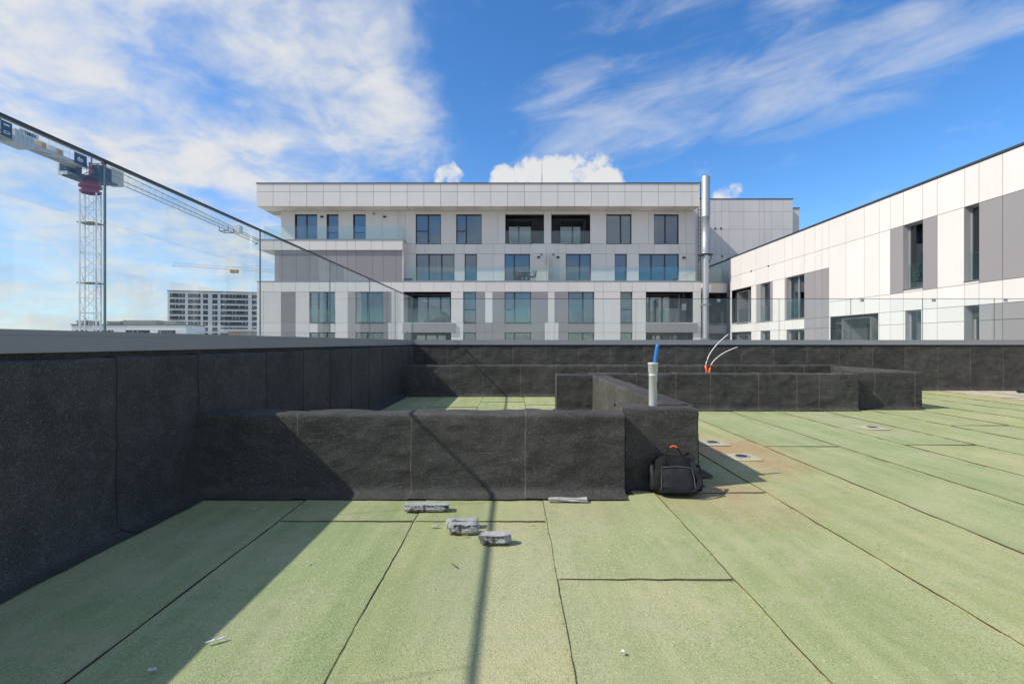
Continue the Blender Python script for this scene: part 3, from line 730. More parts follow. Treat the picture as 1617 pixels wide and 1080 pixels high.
cu3 = [([(.0, .25, 'sheer'), (.33, .6, 'curtain'), (.75, 1, 'sheer')], (.33, .66), None, None), ([(.1, .45, 'curtain'), (.55, 1, 'curtain')], (.42,), None, None), (None, (), {0: .43}, None), ([(0, .3, 'curtain'), (.45, .95, 'blind')], (.38,), {0: .43}, None), ([(.6, .95, 'sheer')], (.57,), None, None), ([(.0, 1, 'curtain')], (), {0: .43}, [(0, 1, .43, 'blind')])]
for o, (cu, sp, tr, bl_) in zip(op3[:6], cu3): FF.window(*o, split=sp, trans=tr, curtain=cu, blind=bl_, guard=1.0 if sp else 0)
for o, (cu, sp, tr, bl_) in zip(op2[:6], cu3): FF.window(o[0], o[1], zlow, o[3], split=sp, curtain=cu)
for k, o in enumerate(op3[6:]):
    FF.loggia(o[0], o[1], o[2], o[3], 1.2, (o[0]+(.6 if k == 0 else .05), o[1]-(.1 if k == 0 else 1.0), o[3]-.2), (.36, .7) if k == 0 else (.22, .62), curtain=[(.7, 1, 'blind')] if k == 0 else [(.25, .6, 'curtain'), (.0, .12, 'sheer')])
    FF.railing(o[0]+.01, o[1]-.01, -.02, o[2]-.02, 1.08 if k else 1.05, 1.2)
    FF.box('balcony_edge', o[0]-.05, o[1]+.28, -.14, -.04, z2t, o[2]-.06, 'grey'); FF.box('balcony_sill', o[0]-.05, o[1]+.28, -.15, .02, o[2]-.055, o[2]-.022, 'white')
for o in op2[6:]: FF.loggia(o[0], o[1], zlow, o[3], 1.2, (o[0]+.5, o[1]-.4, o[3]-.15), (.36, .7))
# short mast on its roof
tag(MB().tube([(uF(855.5)*1.15, 42, ztop+.05), (uF(855.5)*1.15, 42, 15.4)], [.05, .03], 6).tube([(uF(855.5)*1.15, 42, 15.4), (uF(855.5)*1.15, 42, 16.7)], [.02, .012], 6).box(uF(855.5)*1.15-.15, uF(855.5)*1.15+.15, 41.85, 42.15, ztop+.056, ztop+.12).build('antenna_mast', 'coping'), 'thin grey antenna mast standing on the roof of the long building', 'antenna')

# ---- recessed wing behind the flue
rw = thing('building_wing', 'plain panelled wall of the recessed wing behind the steel flue', 'building', (18, 40.8, GZ))
FW = Fac(rw, Matrix.Translation((0, 40.8, 0))); kW = 40.8/FPX
uW = lambda p: (p-CX)*kW
zW = lambda r: H+(CY-r)*kW
jw = [uW(p) for p in (1076, 1099, 1110, 1121, 1128.6, 1139, 1151, 1174.5, 1198.6, 1207, 1217.5, 1236.4, 1251.5)]
FW.clad([(zW(334.4), zW(315.3), jw), (zW(362.5), zW(334.4), jw), (zW(402), zW(362.5), jw), (zW(470), zW(402), jw)])
MB().box(uW(1076), uW(1251.5), 41.04, 55, GZ, zW(315.3)-.01).build('core', 'bwhite', rw)
MB().box(uW(1076), uW(1252), 40.74, 55, zW(315.3)+.001, zW(315.3)+.07).build('roof_coping', 'darkcop', rw)
MB().box(uW(1251.5)+.01, 24.1, 42.0, 55, GZ, 12.55).build('side_block', 'white', rw); MB().box(uW(1251.5), 24.15, 41.95, 55, 12.551, 12.62).build('side_coping', 'darkcop', rw)
for p, r in ((1129, 361), (1138, 361), (1140, 405)): FW.box('fixing_plate', uW(p)-.07, uW(p)+.07, -.06, -.036, zW(r)-.06, zW(r)+.06, 'frame')
# inner-corner terrace of the wing
FI = Fac(rw, Matrix.Translation((0, 37.2, 0)))
ci0, ci1 = 14.16, 15.94
FI.box('terrace_band', ci0, ci1, 0, 3.5, 4.98, 5.70, 'white'); FI.box('terrace_edge', ci0, ci1, -.04, .2, 5.701, 5.76, 'coping')
FI.railing(ci0+.35, ci1-.25, .08, 5.761, 1.1, .8)
FI.box('corner_post', ci0-.12, ci0+.11, -.5, -.2, GZ, 7.35, 'white')
FI.loggia(ci0+.12, ci1-.02, 2.62, 4.95, 1.0, (ci0+.15, ci0+1.0, 4.85), ())
FI.railing(ci0+.12, ci1-.02, .02, 2.6, 1.0, 1.0)
FI.box('balcony_edge', ci0+.1, ci1-.02, -.03, .3, 1.95, 2.55, 'grey')
FI.box('lower_wall', ci0+.1, ci1-.02, .6, .8, GZ, 1.94, 'reveal')
FI.box('lower_fill', ci0+.1, ci1-.02, 1.08, 3.5, GZ, 4.95, 'interior')

# ---- white wing on the right, facing left, running towards the camera
XW = 15.96
rb = thing('apartment_building', 'white and grey panelled building on the right running towards the camera', 'building', (XW, 25, GZ))
FR = Fac(rb, Matrix.Translation((XW, 0, 0)) @ Matrix.Rotation(R(-90), 4, 'Z'))
FR.rev = 'grey'; FR.frm = 'coping'
ur = lambda p: -XW*FPX/(p-CX)
zt = 7.42
END = -9.5
up = [1153, 1171, 1194, 1214, 1240, 1252, 1271.7, 1288, 1299, 1310, 1337, 1366, 1389.7, 1407, 1428, 1458.5, 1481.5, 1525, 1547.5, 1584.9]
uj = [ur(p) for p in up]+[-14.6, -13.2, -12.0, -10.8, END]
ujf = [q for q in uj if q <= ur(1310)+.001]; ujn = [q for q in uj if q >= ur(1310)-.001]
opr = [(ur(1427.8), ur(1458.7), 3.40, 6.03), (ur(1524), ur(1548), 3.40, 6.03), (ur(1202), ur(1217), 2.60, 5.02), (ur(1243), ur(1271), 2.60, 5.05), (ur(1156), ur(1187), 2.60, 5.0),
       (ur(1202), ur(1217), -.6, 2.0), (ur(1243), ur(1271), -.6, 2.0), (ur(1156), ur(1187), -.6, 2.0), (ur(1312), ur(1388), -.3, 2.54), (ur(1431), ur(1456), -.3, 2.54), (ur(1524), ur(1548), -.3, 2.54), (-12.4, -11.4, 3.4, 6.03)]
gr_ = [(ur(1407), ur(1427.8), 3.30, 6.03), (ur(1458.7), ur(1481.5), 3.30, 6.03), (ur(1548), -12.4, 3.30, 6.03), (ur(1271), ur(1310), -1, 5.05), (ur(1195), ur(1202), 2.55, 5.02), (ur(1217), ur(1221), 2.55, 5.02), (ur(1240), ur(1243), 2.55, 5.05), (ur(1548), END, -1, 2.54)]
FR.clad([(6.03, zt-.01, uj), (5.03, 6.03, ujf), (2.54, 5.03, ujf), (3.29, 6.03, ujn), (2.54, 3.29, ujn), (2.0, 2.54, uj), (-.9, 2.0, uj)], opr, gr_, white='white_r')
MB().box(XW+.25, XW+12, 9.5, 37.0, GZ, -.92).box(XW+1.45, XW+12, 9.55, 39.5, -.92, zt-.2).box(XW+.242, XW+12, 9.5, 37.0, zt-.2, zt-.02).box(XW+.25, XW+1.45, 9.5, 9.6, -.92, zt-.21).build('core', 'interior', rb)
MB().box(XW+.25, XW+1.44, 9.61, 36.5, 2.15, 2.4).build('floor_slab', 'interior', rb)
MB().box(XW-.07, XW+12, 9.4, 37.1, zt, zt+.075).build('roof_coping', 'darkcop', rb)
cw = MB().box(XW-.06, XW+.12, 37.11, 40.6, zt-.01, zt+.05).build('side_rail', 'darkcop', rb)
for k in range(3): ubox('pane', XW+.02, XW+.035, 37.12+1.16*k, 38.26+1.16*k, 5.78, zt-.011, 'terrace_glass', cw)
for k, o in enumerate(opr):
    if k in (0, 1, 11): FR.window(*o, y=.2, guard=0, split=() , trans=None, curtain=[(.5, .98, 'curtain')] if k == 1 else None); FR.box('guard_glass', o[0]+.08, o[1]-.02, .10, .115, o[2]+.02, o[2]+1.0, 'terrace_glass')
    elif k in (2, 3): FR.window(*o, y=.18, split=(.5,) if k == 3 else (), curtain=[(.0, .35, 'sheer'), (.6, 1, 'curtain')] if k == 3 else [(.5, 1, 'curtain')], guard=1.0)
    elif k in (5, 6): FR.window(*o, y=.18, split=(.5,) if k == 6 else (), curtain=[(.5, 1, 'curtain')])
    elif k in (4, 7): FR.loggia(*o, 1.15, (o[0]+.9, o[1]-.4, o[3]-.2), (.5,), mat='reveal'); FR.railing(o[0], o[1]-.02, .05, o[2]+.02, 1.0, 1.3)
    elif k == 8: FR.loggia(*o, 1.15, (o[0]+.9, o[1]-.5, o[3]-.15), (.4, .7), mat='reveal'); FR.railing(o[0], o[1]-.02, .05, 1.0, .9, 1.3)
    else: FR.window(*o, y=.33 if k == 10 else .15, curtain=[(.05, .95, 'sheer')])
for p in (1187.5, 1214.5): FR.box('fixing_plate', ur(p)-.05, ur(p)+.05, -.07, -.036, 5.98, 6.07, 'frame')

# ---- steel flue
fx, fy = 13.99, 36.95
fl = thing('flue', 'tall shiny stainless steel flue rising at the right end of the long building', 'chimney', (fx, fy-.45, GZ))
MB().lathe([(.22, GZ), (.22, 7.68)], 24, (fx, fy-.7, 0)).build('lower_pipe', 'steel', fl, smooth=True)
MB().lathe([(0, 7.70), (.34, 7.70), (.34, 7.76), (.29, 7.77), (.29, 10.4), (.30, 10.41), (.30, 10.45), (.29, 10.46), (.29, 13.3), (.24, 13.36), (.24, 13.1), (0, 13.0)], 28, (fx, fy-.7, 0)).build('upper_pipe', 'steel', fl, smooth=True)
MB().box(fx-.42, fx+.42, fy-.95, fy-.2, 7.60, 7.69).bar((fx-.4, fy-.9, 7.6), (fx-.4, fy-.25, 7.1), .03).bar((fx+.4, fy-.9, 7.6), (fx+.4, fy-.25, 7.1), .03).build('bracket', 'dark_steel', fl)
for z in (4.0, 1.5, -1.2): MB().box(fx-.26, fx+.26, fy-.94, fy-.25, z, z+.05).build('clamp', 'coping', fl)
ld_ = thing('wall_ladder', 'narrow dark ladder between the roof edge and the steel flue', 'ladder', (13.80, 37.05, 5.8))
for q in (13.74, 13.92): MB().box(q-.02, q+.02, 37.03, 37.07, 5.8, 13.2).build('rail', 'dark_steel', ld_)
for k in range(24): MB().box(13.761, 13.899, 37.04, 37.06, 6.0+.3*k, 6.03+.3*k).build('rung', 'dark_steel', ld_)

# ---- terrace furniture
def chair(x, y, z, rz, label):
    c = thing('terrace_chair', label, 'chair', (x, y, z), 'terrace chairs', rz)
    fr = Matrix.Translation((x, y, z)) @ Matrix.Rotation(rz, 4, 'Z')
    MB().box(-.25, .25, -.24, .24, .40, .45).build('seat', 'rattan', c, fr)
    m = MB()
    for k in range(9):
        th = R(180+180*k/8); m.bar((.27*math.cos(th), -.05+.25*math.sin(th), .45), (.33*math.cos(th), -.05+.33*math.sin(th), .68+.16*math.sin(math.pi*k/8)), .022)
    m.tube([(.33*math.cos(R(180+22.5*k)), -.05+.33*math.sin(R(180+22.5*k)), .68+.16*math.sin(math.pi*k/8)) for k in range(9)], .025, 6)
    m.build('backrest', 'rattan', c, fr)
    for sx_ in (-.22, .22):
        for sy_ in (-.2, .2): MB().bar((sx_*.8, sy_*.8, .40), (sx_*1.1, sy_*1.1, 0), .018).build('leg', 'rattan', c, fr)
zt4 = 5.752
chair(uB(818), 37.45, zt4, R(-65), 'dark woven terrace chair left of the small round table')
chair(uB(839), 37.45, zt4, R(65), 'dark woven terrace chair right of the small round table')
tb = thing('terrace_table', 'small dark round table between two chairs on the terrace', 'table', (uB(828), 37.4, zt4))
tf = Matrix.Translation((uB(828), 37.4, zt4))
MB().lathe([(0, .70), (.42, .70), (.42, .735), (0, .735)], 20).build('table_top', 'rattan', tb, tf); MB().tube([(0, 0, .03), (0, 0, .70)], .035, 8).build('leg', 'rattan', tb, tf); MB().lathe([(0, .0), (.25, 0), (.25, .03), (0, .03)], 16).build('base', 'rattan', tb, tf)
cl = MB()
n = 14
prev = None
for i in range(n+1):
    for j in range(9):
        uu = -1.0+2.0*i/n; th = math.pi*j/8
        hgt = .62+.22*math.sin(uu*3.2+.6)
        cl.v.append((uu*.95, -.42*math.cos(th), hgt*math.sin(th)**.6*(1-.5*abs(uu)**4)))
for i in range(n):
    for j in range(8): cl.f.append((i*9+j, (i+1)*9+j, (i+1)*9+j+1, i*9+j+1)); cl.mi.append(0)
tag(cl.build('covered_furniture', 'rattan', None, Matrix.Translation((uF(690), FD+.6, z3b+.0)), True), 'dark covered furniture inside the third floor loggia beside the balustrade corner', 'furniture')
ac = thing('aircon_unit', 'pale air conditioner unit in the right hand loggia of the long building', 'air conditioner', (uF(1083), FD+.55, z3b+1.1))  # pale box in the loggia, an air conditioner
MB().box(uF(1083)-.17, uF(1083)+.17, FD+.4, FD+.7, z3b+.95, z3b+1.45).build('body', 'cweight', ac); MB().lathe([(.28, 1.5), (.3, 1.62), (.12, 1.75), (.12, 2.25)], 14, (uF(1083), FD+.55, z3b)).build('hood', 'dark_steel', ac)
op_ = thing('planter_pot', 'small dark planter on the terrace beside the grey volume', 'planter', (uF(641.5), FD+.5, zt4))
MB().lathe([(0, 0), (.26, 0), (.34, .22), (.33, .26), (0, .24)], 14, (uF(642), FD+.5, zt4)).build('pot', 'rattan', op_, smooth=True)

# ================================================================== CRANES
KX = -42.5
def line_obj(bars, name, mat, parent):
    m = MB()
    for p, q, r in bars: m.bar(p, q, r)
    return m.build(name, mat, parent)
cr = thing('tower_crane', 'white lattice tower crane with red slewing ring, seen through the left glass', 'crane', (KX, 50, GZ))
RR, ph = .93, R(68.4)
cor = [(RR*math.cos(ph+math.pi/2*k), RR*math.sin(ph+math.pi/2*k)) for k in range(4)]
sec = MB()
for k in range(4):
    a_, b_ = Vector((*cor[k], 0)), Vector((*cor[(k+1) % 4], 0)); u3 = Vector((0, 0, 3))
    sec.tube([a_, a_+u3], .075, 4); sec.bar(a_, b_, .04)
    sec.bar(a_, b_+u3/2, .028); sec.bar(b_+u3/2, a_+u3, .028); sec.bar(a_+u3/2, b_+u3/2, .02)
sec.bar((cor[0][0]*.3, cor[0][1]*.3, 0), (cor[0][0]*.3, cor[0][1]*.3, 3), .02); sec.bar((cor[1][0]*.3, cor[1][1]*.3, 0), (cor[1][0]*.3, cor[1][1]*.3, 3), .02)
for q in range(10): sec.bar((cor[0][0]*.3, cor[0][1]*.3, .15+.3*q), (cor[1][0]*.3, cor[1][1]*.3, .15+.3*q), .012)
smesh = None
for k in range(11):
    z = 16.2-3*(k+1)
    if smesh is None: o = sec.build('mast_section', 'white_paint', cr, Matrix.Translation((KX, 50, z))); smesh = o.data
    else: mesh_obj('mast_section', smesh, None, cr, Matrix.Translation((KX, 50, z)))
for z in (13.2, 7.2, 1.2): MB().box(KX-.8, KX+.8, 49.3, 50.7, z-.04, z+.04).build('rest_platform', 'dark_steel', cr)
MB().lathe([(.75, 0), (.90, .05), (.90, .22), (.70, .3), (.70, .5), (.95, .58), (.95, .80), (.6, .85), (.6, 1.25), (0, 1.25)], 20, (KX, 50, 16.2)).build('slewing_ring', 'red_paint', cr)
line_obj([((KX+a_, 50+b_, 17.4), (KX+a_*.8, 50+b_*.8, 19.6), .07) for a_ in (-.8, .8) for b_ in (-.8, .8)]+[((KX-.8, 49.2, 17.6), (KX+.8, 50.8, 19.2), .045), ((KX+.8, 49.2, 17.6), (KX-.8, 50.8, 19.2), .045), ((KX-.7, 49.2, 18.6), (KX+.7, 49.2, 18.6), .05), ((KX+.7, 49.2, 18.6), (KX+.7, 50.8, 18.6), .05), ((KX-.7, 50.8, 19.5), (KX+.7, 50.8, 19.5), .05)], 'turret_frame', 'red_paint', cr)
MB().box(KX-1.5, KX+1.5, 48.5, 51.6, 17.48, 17.6).build('turret_platform', 'dark_steel', cr)
cb = MB().box(KX-1.9, KX-.9, 48.4, 50, 17.62, 19.0).build('cab', 'white_paint', cr); MB().box(KX-1.6, KX-.88, 48.37, 50.03, 17.95, 18.8).build('cab_window', 'bdark', cb)
MB().box(KX+.2, KX+1.3, 51.0, 52.6, 17.65, 19.2).build('electrical_cabinet', 'beige', cr); MB().box(KX+.5, KX+1.4, 49.4, 50.9, 17.62, 18.9).build('cabinet', 'dark_steel', cr)
line_obj([((KX-1.6+.9*k, 48.3, 17.6), (KX-1.6+.9*k, 48.3, 18.6), .02) for k in range(5)]+[((KX-1.6, 48.3, z), (KX+2.0, 48.3, z), .02) for z in (18.1, 18.6)]+[((KX+2, 48.3, z), (KX+2, 51.6, z), .02) for z in (18.1, 18.6)], 'guard_rail', 'dark_steel', cr)
# jib (away) in sections, tapering
J0, J1, NJ = 51.2, 83.0, 10
jz = lambda y: 18.62-.72*(y-J0)/(J1-J0)
jt = lambda y: jz(y)+1.05-.50*(y-J0)/(J1-J0)
for k in range(NJ):
    y0, y1 = J0+(J1-J0)*k/NJ, J0+(J1-J0)*(k+1)/NJ; bars = []
    for s_ in (-.55, .55):
        bars.append(((KX+s_, y0, jz(y0)), (KX+s_, y1, jz(y1)), .055))
        for q in range(3):
            ya, yb = y0+(y1-y0)*q/3, y0+(y1-y0)*(q+1)/3
            bars.append(((KX+s_, ya, jz(ya)), (KX, (ya+yb)/2, jt((ya+yb)/2)), .014)); bars.append(((KX+s_, yb, jz(yb)), (KX, (ya+yb)/2, jt((ya+yb)/2)), .014))
            if s_ < 0: bars.append(((KX-.55, ya, jz(ya)), (KX+.55, yb, jz(yb)), .014))
    bars.append(((KX, y0, jt(y0)), (KX, y1, jt(y1)), .05))
    line_obj(bars, 'jib_section', 'beige', cr)
line_obj([((KX-.6, 73, jz(73)-.5), (KX+.6, 73, jz(73)-.5), .06), ((KX-.6, 74.4, jz(73)-.5), (KX+.6, 74.4, jz(73)-.5), .06)]+[((KX+s_, y, jz(73)-.5), (KX+s_, y, jz(73)+.15), .05) for s_ in (-.65, .65) for y in (73, 74.4)]+[((KX+s_, 73, jz(73)-.5), (KX+s_, 74.4, jz(73)-.5), .06) for s_ in (-.65, .65)], 'trolley', 'dark_steel', cr)
MB().box(KX+.6, KX+1.4, 74.6, 75.6, jz(74)-.35, jz(74)+.75).build('maintenance_basket', 'white_paint', cr)
line_obj([((KX-.6, 83, jz(83)-.25), (KX+.6, 83, jz(83)+.6), .05), ((KX+.6, 83, jz(83)-.25), (KX-.6, 83, jz(83)+.6), .05), ((KX-.6, 83, jz(83)-.2), (KX+.6, 83, jz(83)-.2), .08)], 'jib_tip', 'dark_steel', cr)
# counter jib (towards us)
MB().box(KX-.6, KX+.6, 33.5, 49.0, 18.45, 18.62).build('counter_jib_deck', 'beige', cr)
line_obj([((KX+s_, 34, 18.4), (KX+s_, 49, 18.4), .11) for s_ in (-.62, .62)]+[((KX-.6, 34+1.5*k, 18.4), (KX+.6, 35.5+1.5*k, 18.4), .05) for k in range(10)], 'counter_jib_frame', 'cweight', cr)
line_obj([((KX+.66, 43.4+.7*k, 18.62), (KX+.66, 43.4+.7*k, 19.5), .02) for k in range(8)]+[((KX+.66, 43.4, z), (KX+.66, 48.6, z), .018) for z in (19.05, 19.5)], 'guard_rail', 'white_paint', cr)
for k in range(5): MB().box(KX-.7, KX+.72, 41.72+.35*k, 42.04+.35*k, 18.05, 19.2).build('counterweight', 'cweight', cr)
for k in range(3): MB().box(KX-.45, KX+.5, 44.2+.85*k, 44.75+.85*k, 18.63, 19.15).build('winch', 'rust' if k != 1 else 'white_paint', cr)
bn = MB().box(KX+.62, KX+.7, 40.6, 41.5, 18.2, 19.45).build('banner', 'lead', cr)
line_obj([((KX+.66, 36+1.5*k, 18.4), (KX+.66, 37.5+1.5*k, 19.4), .06) for k in range(3)]+[((KX+.66, 37.5+1.5*k, 18.4), (KX+.66, 36+1.5*k, 19.4), .06) for k in range(3)]+[((KX+.66, 34, 19.45), (KX+.66, 40.6, 19.45), .07)], 'end_lattice', 'dark_steel', cr)
s1 = MB().box(KX+.74, KX+.80, 42.0, 43.75, 18.92, 19.40).build('sign', 'white_paint', cr)
s2 = MB().box(KX+.74, KX+.80, 47.3, 48.65, 18.35, 19.38).build('sign', 'lead', cr)
def text(s, size, mat, parent, y, z, x, bold=0.0, sy=1.0):
    cu = bpy.data.curves.new('lettering', 'FONT'); cu.body = s; cu.size = size; cu.extrude = .01; cu.offset = bold
    o = bpy.data.objects.new('tmp', cu); col.objects.link(o); bpy.context.view_layer.update()
    me = bpy.data.meshes.new_from_object(o.evaluated_get(bpy.context.evaluated_depsgraph_get()))
    bpy.data.objects.remove(o); me.materials.clear(); me.materials.append(M[mat])
    fr = Matrix(((0, 0, 1, x), (1, 0, 0, y), (0, 1, 0, z), (0, 0, 0, 1))) @ Matrix.Diagonal((sy, 1, 1, 1))
    return mesh_obj('lettering', me, None, parent, fr)
text('TEREX', .36, 'lead', s1, 42.42, 19.03, KX+.815, .012, 1.02)
MB().box(KX+.802, KX+.82, 42.08, 42.32, 19.03, 19.08).box(KX+.802, KX+.82, 42.08, 42.32, 19.12, 19.17).box(KX+.802, KX+.82, 42.08, 42.32, 19.21, 19.26).build('emblem', 'coping', s1)
text('do', .62, 'white_paint', s2, 47.55, 18.66, KX+.815, .012)
MB().box(KX+.702, KX+.715, 40.8, 41.3, 18.45, 18.50).box(KX+.702, KX+.715, 40.8, 41.3, 18.62, 18.66).box(KX+.702, KX+.715, 40.8, 40.86, 18.501, 18.619).box(KX+.702, KX+.715, 41.24, 41.3, 18.501, 18.619).box(KX+.702, KX+.715, 40.8, 41.3, 19.1, 19.22).build('emblem', 'white_paint', bn)

# far crane: only its jib shows left of the long building
c2 = thing('tower_crane', 'distant crane whose thin horizontal jib shows low in the sky left of the building', 'crane', (-70, 188, GZ))
A2, B2 = Vector((-109.7, 160, 26)), Vector((-70, 188, 26.3)); dv = (B2-A2).normalized()
bars = []
for k in range(24):
    p, q = A2.lerp(B2, k/24), A2.lerp(B2, (k+1)/24); mu = (p+q)/2+Vector((0, 0, .9))
    bars += [(p, q, .09), (p, mu, .05), (mu, q, .05), (p+Vector((0, 0, .9)), q+Vector((0, 0, .9)), .06)]
line_obj(bars, 'jib', 'white_paint', c2)
line_obj([(B2+Vector((0, 0, 5)), A2.lerp(B2, .35)+Vector((0, 0, .9)), .05), (B2+Vector((0, 0, 5)), A2.lerp(B2, .75)+Vector((0, 0, .9)), .05), (B2, B2+Vector((0, 0, 5)), .3)], 'tie_rods', 'white_paint', c2)
tp = A2.lerp(B2, .36)
MB().box(tp.x-1.2, tp.x+1.2, tp.y-.6, tp.y+.6, 25.0, 26.0).build('trolley', 'rust', c2)
MB().box(-70.8, -69.2, 187.2, 188.8, GZ, 26).build('mast', 'white_paint', c2)

# ================================================================== DISTANT BUILDINGS
def far_block(label, o, rz, L, dep, ztop_, rows, cols, z0, fh, wh, wm_='bwhite', sidewin=True, blocks=()):
    th_ = thing('apartment_building', label, 'building', (o[0], o[1], GZ), None, rz)
    fr = Matrix.Translation((o[0], o[1], 0)) @ Matrix.Rotation(rz, 4, 'Z')
    MB().box(0, L, .6, dep, GZ, ztop_).build('wall', wm_, th_, fr)
    MB().box(-.2, L+.2, -.2, dep+.2, ztop_, ztop_+.35).build('roof_coping', 'darkcop', th_, fr)
    m = MB(); ed = [0]+[q for c in cols for q in c[:2]]+[L]
    for a_, b_ in zip(ed[0::2], ed[1::2]): m.box(a_, b_, 0, .6, GZ, ztop_-.01)
    for r_ in range(rows+1):
        z = z0+fh*r_
        for c in cols: m.box(c[0]+.001, c[1]-.001, .001, .6, z+wh, min(z+fh, ztop_-.02) if r_ < rows-1 else ztop_-.02) if r_ < rows else None
    m.build('facade', wm_, th_, fr)
    for r_ in range(rows):
        z = z0+fh*r_
        for ci, c in enumerate(cols):
            wi = MB().box(c[0]+.05, c[1]-.05, .5, .59, z+.02, z+wh-.02).build('window', 'bdark', th_, fr)
            m = MB(); n_ = max(1, int((c[1]-c[0])/1.6))
            for q in range(n_):
                if random.random() < .55: 
                    uu = c[0]+.2+(c[1]-c[0]-.4)*(q+.2)/n_; m.box(uu, uu+.45, .44, .49, z+.05, z+wh-.1)
            if m.v: m.build('curtain', 'bgrey', wi, fr)
            if c[2]: ubox('balcony_front', c[0]+.02, c[1]-.02, .02, .12, z, z+wh*.38, 'bglass', th_, fr)
    if sidewin:
        for r_ in range(rows):
            for q in (4, 9): MB().box(-.03, .05, q, q+1.3, z0+fh*r_+.2, z0+fh*r_+wh).build('window', 'bdark', th_, fr)
    return th_, fr
o = ((264.5-CX)*260/FPX, 260)
cols = [(1, 8.2, 1), (9.5, 15.5, 1), (16.6, 19.0, 0), (21.0, 23.6, 0), (25.0, 38.5, 1), (40.3, 52, 1), (54, 62, 1)]
far_block('tall white apartment block with dark balcony bands on the horizon left of the long building', o, R(13), 64, 15, 28.2, 12, cols, -7.6, 2.95, 2.15)
o = ((113-CX)*200/FPX, 200)
t2, f2 = far_block('low pale flat roofed building on the left horizon behind the crane mast', o, R(4), 44, 14, 8.3, 3, [(1.5, 6, 0), (8, 16, 0), (20.5, 30, 0), (33, 40, 0)], -2.4, 3.3, 2.1)
for a_, b_, zz in ((.5, 4, 9.9), (12, 17, 9.7), (18.5, 31, 10.1), (34.5, 39, 9.8)): MB().box(a_, b_, 2, 9, 8.66, zz).box(a_-.3, b_+.3, 1.7, 9.3, zz, zz+.3).build('rooftop_block', 'beige', t2, f2)
hx0, hx1 = (352-CX)*95/FPX, (425-CX)*95/FPX
ht = thing('rooftop_hut', 'small unfinished hut of raw orange blocks under a flat slab roof', 'hut', (hx0, 95, GZ))
MB().box(hx0+1.0, hx1, 95, 100, GZ, 3.35).build('wall', 'rawbrick', ht); MB().box(hx0-.4, hx1+.6, 94.2, 101, 3.36, 3.8).build('roof_slab', 'bgrey', ht)
MB().box(hx0+1.8, hx0+2.6, 94.96, 95.0, 1.4, 3.2).build('door', 'bgrey', ht); MB().box(hx0+3.4, hx1, 94.9, 94.99, GZ, 3.34).build('grey_wall', 'bgrey', ht)  # plain grey panel over the right part of the hut front

# ================================================================== SMALL THINGS ON THE ROOF
# grey waste pipe with a blue hose
px_, py_ = 1.235, 4.41
vp = thing('vent_pipe', 'upright grey plastic pipe standing on the short membrane wall block', 'pipe', (px_, py_, .685))
pr = .036
MB().lathe([(pr, .60), (pr, .955), (pr+.002, .957), (pr+.002, .963), (pr, .965), (pr, .985), (pr+.006, .992), (pr+.006, 1.055), (pr+.009, 1.058), (pr+.009, 1.072), (pr+.003, 1.074), (pr-.003, 1.072), (pr-.003, .80), (0, .79)], 28, (px_, py_, 0)).build('pipe', 'pvc', vp, smooth=True)
MB().box(px_+.028, px_+.039, py_-.02, py_+.01, .845, .90).build('sticker', 'rubber', vp)
hp = [(px_+.012, py_, .84), (px_+.013, py_, .95), (px_+.014, py_, 1.04), (px_+.020, py_, 1.10), (px_+.028, py_, 1.16), (px_+.038, py_, 1.215), (px_+.043, py_, 1.232)]
tag(MB().tube(hp, .0155, 14).build('blue_hose', 'blue', smooth=True), 'blue plastic hose end sticking out of the grey pipe', 'hose')
# orange conduits with white cables
ox, oy, oz = sx(1118, 10.2), 10.2, H-(590-CY)*10.2/FPX
def arc(pts, n=14):
    res = []
    for i in range(n+1):
        q = i/n; a_, b_, c = [Vector(p) for p in pts]; res.append(a_*(1-q)**2+b_*2*q*(1-q)+c*q*q)
    return res
P_ = lambda px, py, d=10.2: Vector((sx(px, d), d, H-(py-CY)*d/FPX))
cA = thing('conduit_cable', 'white cable rising tall and curved from an orange conduit behind the long wall', 'cable', (ox, oy, 0), 'cables in orange conduits')
cB = thing('conduit_cable', 'white cable bending low to the right from an orange conduit behind the long wall', 'cable', (ox+.02, oy, 0), 'cables in orange conduits')
MB().tube([P_(1116, 640)]+[P_(1116, 592), P_(1115.5, 584), P_(1114, 577)], .022, 10).build('conduit', 'orange', cA, smooth=True)
MB().tube(arc([P_(1114.2, 578), P_(1118, 552), P_(1150, 528)]), .0085, 8).build('cable', 'cable', cA, smooth=True)
MB().tube([P_(1118.5, 640), P_(1118.5, 592), P_(1120, 584), P_(1124, 575)], .022, 10).build('conduit', 'orange', cB, smooth=True)
MB().tube(arc([P_(1122, 577), P_(1133, 558), P_(1165, 548)]), .0085, 8).build('cable', 'cable', cB, smooth=True)
